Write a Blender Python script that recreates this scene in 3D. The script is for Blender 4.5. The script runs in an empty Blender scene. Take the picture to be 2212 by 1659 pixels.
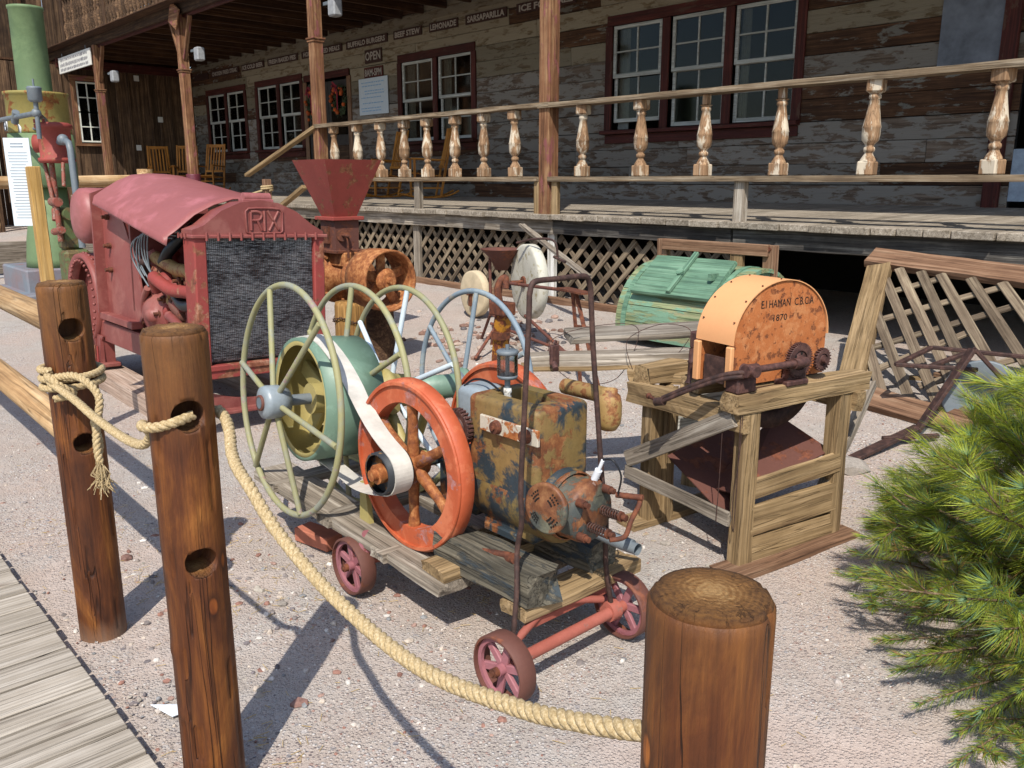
import bpy, math, random
from mathutils import Vector, Matrix, noise
random.seed(7)
S = bpy.context.scene
COL = S.collection
R = math.radians

# ---------------------------------------------------------------- camera, world, sun, exposure
cam = bpy.data.cameras.new('camera'); camo = bpy.data.objects.new('camera', cam); COL.objects.link(camo)
camo.location = (0, 0, 1.5); camo.rotation_euler = (R(90 - 13.5), 0, R(47.7))
cam.sensor_width = 36; cam.lens = 1830 / 2212 * 36; cam.clip_start = .02; cam.clip_end = 2000
S.camera = camo
TOSUN = Vector((.645, -.764, 1.226)).normalized()
wd = bpy.data.worlds.new('World'); S.world = wd; wd.use_nodes = True
nt = wd.node_tree; bg = nt.nodes['Background']
sky = nt.nodes.new('ShaderNodeTexSky'); sky.sky_type = 'NISHITA'; sky.sun_disc = False
sky.sun_elevation = R(50.8); sky.sun_rotation = math.atan2(TOSUN.x, TOSUN.y)
nt.links.new(sky.outputs[0], bg.inputs[0]); bg.inputs[1].default_value = .15
sl = bpy.data.lights.new('sun', 'SUN'); sl.energy = 4.3; sl.angle = R(.5); sl.color = (1, .95, .87)
so = bpy.data.objects.new('sun', sl); COL.objects.link(so); so.rotation_euler = TOSUN.to_track_quat('Z', 'Y').to_euler()
so.location = (5, -6, 12)
S.view_settings.view_transform = 'Standard'; S.view_settings.look = 'None'; S.view_settings.gamma = 1
S.view_settings.use_curve_mapping = False; S.view_settings.exposure = .42
S.render.engine = 'CYCLES'
S.cycles.max_bounces = 6; S.cycles.transparent_max_bounces = 12

# ---------------------------------------------------------------- helpers: materials
def lin(h):
    if not isinstance(h, str): return (*h, 1) if len(h) == 3 else h
    h = h.lstrip('#'); c = [int(h[i:i + 2], 16) / 255 for i in (0, 2, 4)]
    return tuple((x / 12.92 if x <= .04045 else ((x + .055) / 1.055) ** 2.4) for x in c) + (1,)
class NT:
    def __init__(s, name):
        s.m = bpy.data.materials.new(name); s.m.use_nodes = True; s.t = s.m.node_tree
        s.b = s.t.nodes['Principled BSDF']
        s.tc = s.n('ShaderNodeTexCoord'); s.oi = s.n('ShaderNodeObjectInfo')
    def n(s, k, **kw):
        o = s.t.nodes.new(k)
        for a, v in kw.items(): setattr(o, a, v)
        return o
    def l(s, a, b): s.t.links.new(a, b)
    def coord(s, scale=(1, 1, 1), rnd=True):
        mp = s.n('ShaderNodeMapping'); mp.inputs['Scale'].default_value = scale
        if rnd:
            m = s.n('ShaderNodeMath', operation='MULTIPLY'); s.l(s.oi.outputs['Random'], m.inputs[0]); m.inputs[1].default_value = 37.
            v = s.n('ShaderNodeVectorMath', operation='ADD'); s.l(s.tc.outputs['Object'], v.inputs[0]); s.l(m.outputs[0], v.inputs[1])
            s.l(v.outputs[0], mp.inputs[0])
        else: s.l(s.tc.outputs['Object'], mp.inputs[0])
        return mp.outputs[0]
    def noise(s, vec, scale, detail=6, rough=.6, dist=0):
        o = s.n('ShaderNodeTexNoise'); s.l(vec, o.inputs['Vector']); o.inputs['Scale'].default_value = scale
        o.inputs['Detail'].default_value = detail; o.inputs['Roughness'].default_value = rough; o.inputs['Distortion'].default_value = dist
        return o.outputs['Fac']
    def voro(s, vec, scale, feat='F1'):
        o = s.n('ShaderNodeTexVoronoi', feature=feat); s.l(vec, o.inputs['Vector']); o.inputs['Scale'].default_value = scale
        return o
    def ramp(s, fac, stops, interp='LINEAR'):
        o = s.n('ShaderNodeValToRGB'); e = o.color_ramp; e.interpolation = interp
        while len(e.elements) < len(stops): e.elements.new(.5)
        for el, (p, c) in zip(e.elements, stops): el.position = p; el.color = lin(c)
        s.l(fac, o.inputs[0]); return o.outputs[0]
    def step(s, fac, a, b):
        o = s.n('ShaderNodeMapRange'); s.l(fac, o.inputs[0]); o.inputs[1].default_value = a; o.inputs[2].default_value = b
        return o.outputs[0]
    def mix(s, fac, a, b, mode='MIX'):
        o = s.n('ShaderNodeMix', data_type='RGBA', blend_type=mode)
        if isinstance(fac, (int, float)): o.inputs[0].default_value = fac
        else: s.l(fac, o.inputs[0])
        for i, c in ((6, a), (7, b)):
            if isinstance(c, (str, tuple)): o.inputs[i].default_value = lin(c)
            else: s.l(c, o.inputs[i])
        return o.outputs[2]
    def math(s, op, a, b):
        o = s.n('ShaderNodeMath', operation=op)
        for i, c in ((0, a), (1, b)):
            if isinstance(c, (int, float)): o.inputs[i].default_value = c
            else: s.l(c, o.inputs[i])
        return o.outputs[0]
    def bump(s, h, strength=.5, dist=.01, prev=None):
        o = s.n('ShaderNodeBump'); o.inputs['Strength'].default_value = strength; o.inputs['Distance'].default_value = dist
        s.l(h, o.inputs['Height'])
        if prev is not None: s.l(prev, o.inputs['Normal'])
        return o.outputs[0]
    def vary(s, col, lo=.8, hi=1.15, hue=.01):
        h = s.n('ShaderNodeHueSaturation'); s.l(col, h.inputs['Color'])
        mr = s.n('ShaderNodeMapRange'); s.l(s.oi.outputs['Random'], mr.inputs[0]); mr.inputs[3].default_value = lo; mr.inputs[4].default_value = hi
        s.l(mr.outputs[0], h.inputs['Value']); return h.outputs[0]
    def done(s, col, rough=.8, nor=None, metal=0, spec=.4):
        if isinstance(col, (str, tuple)): s.b.inputs['Base Color'].default_value = lin(col)
        else: s.l(col, s.b.inputs['Base Color'])
        if isinstance(rough, (int, float)): s.b.inputs['Roughness'].default_value = rough
        else: s.l(rough, s.b.inputs['Roughness'])
        s.b.inputs['Metallic'].default_value = metal; s.b.inputs['Specular IOR Level'].default_value = spec
        if nor is not None: s.l(nor, s.b.inputs['Normal'])
        return s.m

def wood(name, dark, mid, light, axis='X', peel=None, peel_amt=.5, bump=.5, rough=.85, lo=.75, hi=1.15, grain=1., spec=.25, peel_lo=None, crack=.5, knots=True, endgrain=None):
    n = NT(name)
    i = 'XYZ'.index(axis)
    sc = [34 * grain] * 3; sc[i] = 1.1 * grain
    v = n.coord(tuple(sc))
    a = n.math('ADD', n.math('MULTIPLY', n.noise(v, 1.0, 8, .68, .35), .72), n.math('MULTIPLY', n.noise(n.coord((3, 3, 3)), 1.2, 6, .65), .28))
    col = n.ramp(a, [(.34, dark), (.5, mid), (.64, light)])
    sf = [110 * grain] * 3; sf[i] = 2.2 * grain
    vf = n.coord(tuple(sf)); f = n.noise(vf, 1., 3, .6, .3)
    fr = n.ramp(f, [(.3, (.42, .4, .38)), (.55, (1, 1, 1))])
    col = n.mix(.75, col, fr, 'MULTIPLY')
    if knots:
        vk = n.coord((3.1, 9, 9) if axis == 'X' else ((9, 9, 3.1) if axis == 'Z' else (9, 3.1, 9)))
        k = n.voro(vk, .8); kd = n.step(k.outputs['Distance'], .0, .13); kr = n.ramp(kd, [(.0, (.3, .22, .18)), (1, (1, 1, 1))])
        col = n.mix(.6, col, kr, 'MULTIPLY')
    cs = [26 * grain] * 3; cs[i] = .7 * grain
    ck = n.noise(n.coord(tuple(cs)), 1.3, 2, .5, .4); cd = n.step(n.math('ABSOLUTE', n.math('SUBTRACT', ck, .5), 0), .0, .022)
    cr = n.ramp(cd, [(0, (.22, .2, .18)), (.9, (1, 1, 1))]); col = n.mix(crack, col, cr, 'MULTIPLY')
    h = n.math('ADD', n.math('MULTIPLY', f, .6), n.math('MULTIPLY', cd, .8))
    if peel:
        ps = [7.] * 3; ps[i] = 2.0
        pn = n.noise(n.coord(tuple(ps)), 1.6, 9, .68, .3)
        m = n.step(pn, 1 - peel_amt - .02, 1 - peel_amt + .03) if peel_lo is None else n.step(pn, peel_lo, peel_lo + .04)
        col = n.mix(m, col, peel); h = n.math('ADD', h, n.math('MULTIPLY', m, .8))
    if endgrain:
        sx = n.n('ShaderNodeSeparateXYZ'); n.l(n.tc.outputs['Object'], sx.inputs[0]); nx_ = n.n('ShaderNodeSeparateXYZ'); n.l(n.tc.outputs['Normal'], nx_.inputs[0])
        rad = n.math('SQRT', n.math('ADD', n.math('MULTIPLY', sx.outputs[0], sx.outputs[0]), n.math('MULTIPLY', sx.outputs[1], sx.outputs[1])), 0)
        wob = n.math('ADD', rad, n.math('MULTIPLY', n.noise(n.coord((30, 30, 30)), 1, 4, .6), .008))
        rings = n.math('SINE', n.math('MULTIPLY', wob, 1500), 0); ang = n.math('ARCTAN2', sx.outputs[1], sx.outputs[0])
        crk = n.math('ABSOLUTE', n.math('SINE', n.math('ADD', n.math('MULTIPLY', ang, 8.5), n.math('MULTIPLY', n.noise(n.coord((45, 45, 45)), 1, 5, .7), 7)), 0), 0)
        cm = n.math('MAXIMUM', n.step(crk, .0, .13), n.step(rad, .046, .03))
        e = n.ramp(n.math('ADD', n.math('MULTIPLY', rings, .12), n.math('ADD', n.math('MULTIPLY', rad, 8), n.math('MULTIPLY', n.noise(n.coord((150, 150, 150)), 1, 5, .7), .45))), [(.28, endgrain[2]), (.62, endgrain[1]), (.9, endgrain[0])])
        e = n.mix(1., e, n.ramp(cm, [(0, (.25, .2, .16)), (1, (1, 1, 1))]), 'MULTIPLY')
        mk = n.step(nx_.outputs[2], .55, .85); col = n.mix(mk, col, e)
        h = n.math('ADD', h, n.math('MULTIPLY', mk, n.math('ADD', n.math('MULTIPLY', cm, 1.5), n.math('MULTIPLY', rings, .2))))
        gl_ = n.ramp(n.noise(n.coord((9, 9, 2.2)), 1.2, 7, .7), [(.42, (1, 1, 1)), (.68, (1.9, 1.75, 1.5))]); col = n.mix(n.step(sx.outputs[2], .75, 1.1), col, n.mix(1., col, gl_, 'MULTIPLY'))
    col = n.vary(col, lo, hi)
    return n.done(col, rough, n.bump(h, bump, .004), 0, spec)

def metal(name, paint, paint2=None, rust=('#3a1d12', '#6e3a20', '#96603a'), amt=.3, scale=7, rough=.5, bump=.35, spec=.45, spots=.0, faded=None, lo=.92, hi=1.05, grime=.25, fth=(.5, .62)):
    n = NT(name); v = n.coord((1, 1, 1))
    a = n.noise(v, scale, 10, .66, .2); b = n.noise(v, scale * 3.3, 8, .7)
    base = n.mix(n.step(n.noise(v, scale * .45, 5, .6), .35, .65), paint, paint2 or paint)
    if faded: base = n.mix(n.step(n.noise(v, scale * .8, 8, .7, .4), *fth), base, faded)
    gr = n.ramp(n.noise(v, scale * 7, 8, .75), [(.35, (.55, .5, .45)), (.6, (1, 1, 1))]); base = n.mix(grime, base, gr, 'MULTIPLY')
    rc = n.ramp(b, [(.3, rust[0]), (.5, rust[1]), (.7, rust[2])])
    m = n.step(a, 1 - amt - .015, 1 - amt + .02) if amt < 1 else 1.
    col = n.mix(m, base, rc) if amt < 1 else rc
    if spots:
        sp = n.noise(v, scale * 14, 3, .6); sm = n.step(sp, .74 - spots, .76 - spots); col = n.mix(sm, col, rust[1])
    col = n.vary(col, lo, hi)
    ro = n.math('ADD', rough, n.math('MULTIPLY', b, .25))
    h = n.math('ADD', n.math('MULTIPLY', m, -.5) if amt < 1 else n.math('MULTIPLY', a, .4), n.math('MULTIPLY', n.noise(v, scale * 12, 6, .7), .35))
    return n.done(col, ro, n.bump(h, bump, .004), 0, spec)

def plain(name, col, rough=.6, metal_=0, spec=.4, var=.15, sc=20):
    n = NT(name); c = lin(col); a = n.noise(n.coord(), sc, 6, .65)
    lo = tuple(x * (1 - var * 1.6) for x in c[:3]); hi = tuple(min(1, x * (1 + var)) for x in c[:3])
    return n.done(n.ramp(a, [(.3, lo), (.7, hi)]), rough, n.bump(a, .15, .003), metal_, spec)

# ---------------------------------------------------------------- helpers: geometry
X_, Y_, Z_ = Vector((1, 0, 0)), Vector((0, 1, 0)), Vector((0, 0, 1))
def frame(d, up=Z_):
    d = Vector(d).normalized(); up = Vector(up)
    if abs(d.dot(up)) > .98: up = Vector((0, 1, 0)) if abs(d.y) < .9 else Vector((1, 0, 0))
    s = up.cross(d).normalized(); u = d.cross(s).normalized()
    return d, s, u
class MB:
    def __init__(s): s.v = []; s.f = []; s.sm = []
    def add(s, vs, fs, smooth=False):
        o = len(s.v); s.v += [tuple(v) for v in vs]; s.f += [tuple(i + o for i in f) for f in fs]; s.sm += [smooth] * len(fs); return s
    def box(s, c, d, ex=X_, ey=Y_, ez=Z_, ch=0.):
        c = Vector(c); hx, hy, hz = d[0] / 2, d[1] / 2, d[2] / 2
        P = lambda x, y, z: c + ex * x + ey * y + ez * z
        if ch <= 0:
            vs = [P(x, y, z) for z in (-hz, hz) for y in (-hy, hy) for x in (-hx, hx)]
            return s.add(vs, [(0, 2, 3, 1), (4, 5, 7, 6), (0, 1, 5, 4), (2, 6, 7, 3), (0, 4, 6, 2), (1, 3, 7, 5)])
        ch = min(ch, hx * .45, hy * .45, hz * .45); vs = []; ix = {}
        for sx in (-1, 1):
            for sy in (-1, 1):
                for sz in (-1, 1):
                    for k in range(3):
                        q = [sx * hx, sy * hy, sz * hz]
                        for j in range(3):
                            if j != k: q[j] -= (sx, sy, sz)[j] * ch
                        ix[(sx, sy, sz, k)] = len(vs); vs.append(P(*q))
        fs = []
        for k in range(3):
            o = [j for j in range(3) if j != k]
            for sg in (-1, 1):
                q = []
                for a, b in ((-1, -1), (1, -1), (1, 1), (-1, 1)):
                    t = [0, 0, 0]; t[k] = sg; t[o[0]] = a; t[o[1]] = b; q.append(ix[(*t, k)])
                if (sg > 0) != (k != 1): q.reverse()
                fs.append(q)
        for k in range(3):
            o = [j for j in range(3) if j != k]
            for a in (-1, 1):
                for b in (-1, 1):
                    t1 = [0, 0, 0]; t1[o[0]] = a; t1[o[1]] = b; t2 = list(t1); t1[k] = -1; t2[k] = 1
                    q = [ix[(*t1, o[0])], ix[(*t2, o[0])], ix[(*t2, o[1])], ix[(*t1, o[1])]]
                    if (a * b > 0) == (k != 1): q.reverse()
                    fs.append(q)
        for sx in (-1, 1):
            for sy in (-1, 1):
                for sz in (-1, 1):
                    q = [ix[(sx, sy, sz, k)] for k in range(3)]
                    if sx * sy * sz < 0: q.reverse()
                    fs.append(q)
        return s.add(vs, fs)
    def beam(s, p0, p1, w, t, up=Z_, ch=.004):
        p0, p1 = Vector(p0), Vector(p1); d, sd, u = frame(p1 - p0, up)
        return s.box((p0 + p1) / 2, ((p1 - p0).length, w, t), d, sd, u, ch)
    def tube(s, pts, r, n=10, caps=True, closed=False, rs=None):
        pts = [Vector(p) for p in pts]; m = len(pts); vs = []; prev = None
        for i, p in enumerate(pts):
            a = pts[(i - 1) % m] if (i or closed) else p; b = pts[(i + 1) % m] if (i < m - 1 or closed) else p
            d = (b - a).normalized()
            if prev is None: _, sd, u = frame(d)
            else:
                sd = prev - d * prev.dot(d); sd.normalize(); u = d.cross(sd)
            prev = sd; rr = rs[i] if rs else r
            for k in range(n):
                t = 2 * math.pi * k / n; vs.append(p + (sd * math.cos(t) + u * math.sin(t)) * rr)
        fs = []
        for i in range(m if closed else m - 1):
            j = (i + 1) % m
            for k in range(n):
                k2 = (k + 1) % n; fs.append((i * n + k, i * n + k2, j * n + k2, j * n + k))
        s.add(vs, fs, True)
        if caps and not closed:
            s.add(vs[:n], [tuple(range(n))[::-1]]); s.add(vs[-n:], [tuple(range(n))])
        return s
    def cyl(s, p0, p1, r, r1=None, n=20, caps=True): return s.tube([p0, p1], r, n, caps, rs=[r, r if r1 is None else r1])
    def lathe(s, c, ax, prof, n=20, smooth=True):
        c = Vector(c); d, sd, u = frame(ax); vs = []
        for (r, h) in prof:
            for k in range(n):
                t = 2 * math.pi * k / n; vs.append(c + d * h + (sd * math.cos(t) + u * math.sin(t)) * r)
        fs = [(i * n + k, i * n + (k + 1) % n, (i + 1) * n + (k + 1) % n, (i + 1) * n + k) for i in range(len(prof) - 1) for k in range(n)]
        return s.add(vs, fs, smooth)
    def ring(s, c, ax, Rr, r, n=48, m=10):
        d, sd, u = frame(ax); c = Vector(c)
        return s.tube([c + (sd * math.cos(t) + u * math.sin(t)) * Rr for t in [2 * math.pi * i / n for i in range(n)]], r, m, closed=True)
    def annul(s, c, ax, r0, r1, w, n=48, ch=.004):
        h = w / 2
        s.lathe(c, ax, [(r0, -h), (r1 - ch, -h)], n, False); s.lathe(c, ax, [(r1 - ch, -h), (r1, -h + ch), (r1, h - ch), (r1 - ch, h)], n, True)
        s.lathe(c, ax, [(r1 - ch, h), (r0, h)], n, False); s.lathe(c, ax, [(r0, h), (r0, -h)], n, True); return s
    def prism(s, poly, o, ex, ey, ez, depth, smooth=False):
        o = Vector(o); n = len(poly)
        a = [o + ex * x + ey * y for x, y in poly]; b = [p + ez * depth for p in a]
        s.add(a + b, [tuple(range(n))[::-1], tuple(range(n, 2 * n))] ); s.add(a + b, [(i, (i + 1) % n, n + (i + 1) % n, n + i) for i in range(n)], smooth); return s
    def sphere(s, c, r, n=10, m=6, sq=(1, 1, 1)):
        c = Vector(c); vs = [c + Vector((0, 0, -r * sq[2]))]
        for i in range(1, m):
            ph = math.pi * i / m - math.pi / 2
            for k in range(n):
                t = 2 * math.pi * k / n; vs.append(c + Vector((r * math.cos(ph) * math.cos(t) * sq[0], r * math.cos(ph) * math.sin(t) * sq[1], r * math.sin(ph) * sq[2])))
        vs.append(c + Vector((0, 0, r * sq[2]))); fs = []
        for k in range(n):
            fs.append((0, 1 + (k + 1) % n, 1 + k)); fs.append((len(vs) - 1, 1 + (m - 2) * n + k, 1 + (m - 2) * n + (k + 1) % n))
            for i in range(m - 2): fs.append((1 + i * n + k, 1 + i * n + (k + 1) % n, 1 + (i + 1) * n + (k + 1) % n, 1 + (i + 1) * n + k))
        return s.add(vs, fs, True)
    def mesh(s, name, mat):
        me = bpy.data.meshes.new(name); me.from_pydata(s.v, [], s.f); me.polygons.foreach_set('use_smooth', s.sm)
        if mat: me.materials.append(mat)
        me.update(); return me

W = {}
def link(name, me, parent=None, M=None):
    o = bpy.data.objects.new(name, me); COL.objects.link(o); M = M or Matrix.Identity(4)
    if parent is not None:
        o.parent = parent; o.matrix_basis = W[parent].inverted() @ M
    else: o.matrix_basis = M
    W[o] = M; return o
def obj(name, mb, mat, parent=None, kind=None, label=None):
    """mesh given in model coordinates; the origin is put at the centre of a top-level mesh's base"""
    if parent is None:
        xs = [v[0] for v in mb.v]; ys = [v[1] for v in mb.v]; zs = [v[2] for v in mb.v]
        c = Vector(((min(xs) + max(xs)) / 2, (min(ys) + max(ys)) / 2, min(zs)))
        mb.v = [tuple(Vector(v) - c) for v in mb.v]; o = link(name, mb.mesh(name, mat), None, Matrix.Translation(c))
    else: o = link(name, mb.mesh(name, mat), parent)
    if kind: o['kind'] = kind
    if label: o['label'] = label
    return o
def tag(o, label, cat, group=None):
    o['label'] = label; o['category'] = cat
    if group: o['group'] = group
    return o
def thing(name, label, cat, loc=(0, 0, 0), rot=(0, 0, 0), group=None):
    o = bpy.data.objects.new(name, None); COL.objects.link(o); o.empty_display_size = .1
    o.location = loc; o.rotation_euler = rot; W[o] = Matrix.Translation(Vector(loc)); return tag(o, label, cat, group)
def copy_tree(o, parent=None):
    c = o.copy(); COL.objects.link(c)
    if parent is not None: c.parent = parent
    W[c] = W.get(o, Matrix.Identity(4))
    for ch in list(o.children): copy_tree(ch, c)
    return c
BC = {}
def board(name, p0, p1, w, t, mat, parent=None, up=Z_, ch=.004, kind=None, label=None):
    """a plank from p0 to p1, local X along its length; alike planks share mesh data"""
    p0, p1 = Vector(p0), Vector(p1); L = (p1 - p0).length; d, sd, u = frame(p1 - p0, up)
    key = (round(L, 3), round(w, 4), round(t, 4), mat.name, ch)
    if key not in BC: BC[key] = MB().box((0, 0, 0), (L, w, t), ch=ch).mesh(name, mat)
    c = (p0 + p1) / 2
    M = Matrix(((d.x, sd.x, u.x, c.x), (d.y, sd.y, u.y, c.y), (d.z, sd.z, u.z, c.z), (0, 0, 0, 1)))
    o = link(name, BC[key], parent, M)
    if kind: o['kind'] = kind
    if label: o['label'] = label
    return o
def rough_board(name, p0, p1, w, t, mat, parent=None, up=Z_, seg=14, amp=.006, seed=0, label=None, taper=None):
    """a weathered timber with uneven faces and broken ends"""
    p0, p1 = Vector(p0), Vector(p1); L = (p1 - p0).length; d, sd, u = frame(p1 - p0, up); rnd = random.Random(seed)
    prof = [(-.5, -.5), (0, -.52), (.5, -.5), (.51, 0), (.5, .5), (.2, .51), (-.2, .5), (-.5, .5), (-.51, 0)]; n = len(prof); mb = MB(); vs = []
    for i in range(seg + 1):
        x = L * (i / seg - .5)
        for k, (a, b) in enumerate(prof):
            q = Vector((x, a * w, b * t)); nz = noise.noise_vector(Vector((x * 4, a * 3 + seed * 7.3, b * 3))) * amp * 2
            q += nz
            if i in (0, seg): q.x += (rnd.random() - .5) * amp * 4
            if taper and i > seg - 3: q.z *= taper; q.y *= taper
            vs.append(q)
    mb.add(vs, [(i * n + k, i * n + (k + 1) % n, (i + 1) * n + (k + 1) % n, (i + 1) * n + k) for i in range(seg) for k in range(n)])
    mb.add(vs[:n], [tuple(range(n))[::-1]]); mb.add(vs[-n:], [tuple(range(n))])
    c = (p0 + p1) / 2
    M = Matrix(((d.x, sd.x, u.x, c.x), (d.y, sd.y, u.y, c.y), (d.z, sd.z, u.z, c.z), (0, 0, 0, 1)))
    o = link(name, mb.mesh(name, mat), parent, M)
    if label: o['label'] = label
    return o
def text_mb(txt, size, o, ex, ey, ez, depth=.002, w=None, bold=.0):
    cu = bpy.data.curves.new('t', 'FONT'); cu.body = txt; cu.size = size; cu.extrude = depth / 2; cu.resolution_u = 2; cu.offset = bold
    cu.align_x = 'CENTER'; cu.align_y = 'CENTER'
    to = bpy.data.objects.new('t', cu); COL.objects.link(to); dg = bpy.context.evaluated_depsgraph_get(); dg.update()
    me = bpy.data.meshes.new_from_object(to.evaluated_get(dg)); bpy.data.objects.remove(to)
    xs = [v.co.x for v in me.vertices] or [0]; sx = (w / (max(xs) - min(xs))) if w else 1
    mb = MB(); o = Vector(o)
    mb.add([o + ex * v.co.x * sx + ey * v.co.y + ez * v.co.z for v in me.vertices], [tuple(p.vertices) for p in me.polygons]); bpy.data.meshes.remove(me); return mb
def cut(o, mbs):
    """drill holes: the cutter is applied at once and removed again"""
    dg = bpy.context.evaluated_depsgraph_get()
    for mb in mbs:
        c = link('cutter', mb.mesh('cutter', o.data.materials[0]), None); c.matrix_basis = o.matrix_basis.copy()
        import bmesh; bm = bmesh.new(); bm.from_mesh(c.data); bmesh.ops.remove_doubles(bm, verts=bm.verts, dist=1e-6); bmesh.ops.recalc_face_normals(bm, faces=bm.faces); bm.to_mesh(c.data); bm.free()
        md = o.modifiers.new('b', 'BOOLEAN'); md.object = c; md.solver = 'EXACT'; md.operation = 'DIFFERENCE'
        bpy.context.view_layer.update(); dg = bpy.context.evaluated_depsgraph_get()
        me = bpy.data.meshes.new_from_object(o.evaluated_get(dg)); o.modifiers.clear(); o.data = me
        bpy.data.objects.remove(c)
def catmull(P, k=8):
    P = [Vector(p) for p in P]; out = []; Q = [P[0]] + P + [P[-1]]
    for i in range(1, len(Q) - 2):
        a, b, c, d = Q[i - 1:i + 3]
        for j in range(k):
            t = j / k; out.append(.5 * ((2 * b) + (c - a) * t + (2 * a - 5 * b + 4 * c - d) * t * t + (3 * b - a - 3 * c + d) * t ** 3))
    return out + [P[-1]]
def g(y):
    t = min(max((y - 2.5) / 3.9, 0), 1); return .25 * t * t * (3 - 2 * t)

# ---------------------------------------------------------------- materials
def sand_mat():
    n = NT('sand'); v = n.coord((1, 1, 1), False)
    big = n.noise(v, .9, 6, .6); mid = n.noise(v, 7, 8, .7); fine = n.noise(v, 160, 4, .7)
    col = n.ramp(mid, [(.3, (.38, .335, .29)), (.5, (.44, .405, .365)), (.7, (.49, .46, .425))])
    col = n.mix(n.step(big, .42, .62), col, (.48, .40, .345))
    col2 = n.ramp(n.noise(v, 420, 2, .5), [(.35, (.55, .5, .48)), (.6, (1.1, 1.08, 1.06))]); col = n.mix(.8, col, col2, 'MULTIPLY')
    sxy = n.n('ShaderNodeVectorMath', operation='DISTANCE'); n.l(v, sxy.inputs[0]); sxy.inputs[1].default_value = (-.55, 1.55, 0)
    dirt = n.step(n.math('ADD', sxy.outputs['Value'], n.math('MULTIPLY', n.noise(v, 2.2, 6, .6), 1.1)), 1.45, 1.15)
    sxy2 = n.n('ShaderNodeVectorMath', operation='DISTANCE'); n.l(v, sxy2.inputs[0]); sxy2.inputs[1].default_value = (-3.1, .9, 0)
    dirt = n.math('MAXIMUM', dirt, n.math('MULTIPLY', n.step(n.math('ADD', sxy2.outputs['Value'], n.math('MULTIPLY', n.noise(v, 2.7, 6, .6), 1.)), 1.15, .9), .7))
    col = n.mix(n.math('MULTIPLY', dirt, .85), col, n.ramp(mid, [(.3, (.44, .34, .285)), (.7, (.53, .43, .37))]))
    v1 = n.voro(v, 95); sp = n.ramp(v1.outputs['Distance'], [(.3, (1, 1, 1)), (.5, (0, 0, 0))])
    cc = n.n('ShaderNodeSeparateColor'); n.l(v1.outputs['Color'], cc.inputs[0])
    gc = n.ramp(cc.outputs[0], [(0, (.16, .13, .13)), (.25, (.42, .38, .36)), (.45, (.38, .25, .21)), (.6, (.5, .47, .45)), (.8, (.62, .59, .56)), (1, (.3, .29, .30))], 'CONSTANT')
    dens = n.math('MULTIPLY', n.step(n.noise(v, 1.7, 5, .6), .38, .6), n.math('SUBTRACT', 1., n.math('MULTIPLY', dirt, .85)))
    msk = n.math('MULTIPLY', n.math('MULTIPLY', sp, dens), n.math('GREATER_THAN', cc.outputs[1], .42))
    col = n.mix(msk, col, gc)
    v2 = n.voro(v, 38); cc2 = n.n('ShaderNodeSeparateColor'); n.l(v2.outputs['Color'], cc2.inputs[0])
    m2 = n.math('MULTIPLY', n.math('LESS_THAN', v2.outputs['Distance'], .32), n.math('MULTIPLY', dens, n.math('GREATER_THAN', cc2.outputs[1], .7)))
    g2 = n.ramp(cc2.outputs[0], [(0, (.3, .25, .23)), (.3, (.5, .46, .43)), (.6, (.36, .25, .21)), (.8, (.24, .23, .24))], 'CONSTANT'); col = n.mix(m2, col, g2)
    h = n.math('ADD', n.math('MULTIPLY', sp, .5), n.math('ADD', n.math('MULTIPLY', fine, .6), n.math('ADD', n.math('MULTIPLY', mid, 2.2), n.math('MULTIPLY', m2, .9))))
    return n.done(col, .95, n.bump(h, .75, .012), 0, .15)
M_sand = sand_mat()
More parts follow.
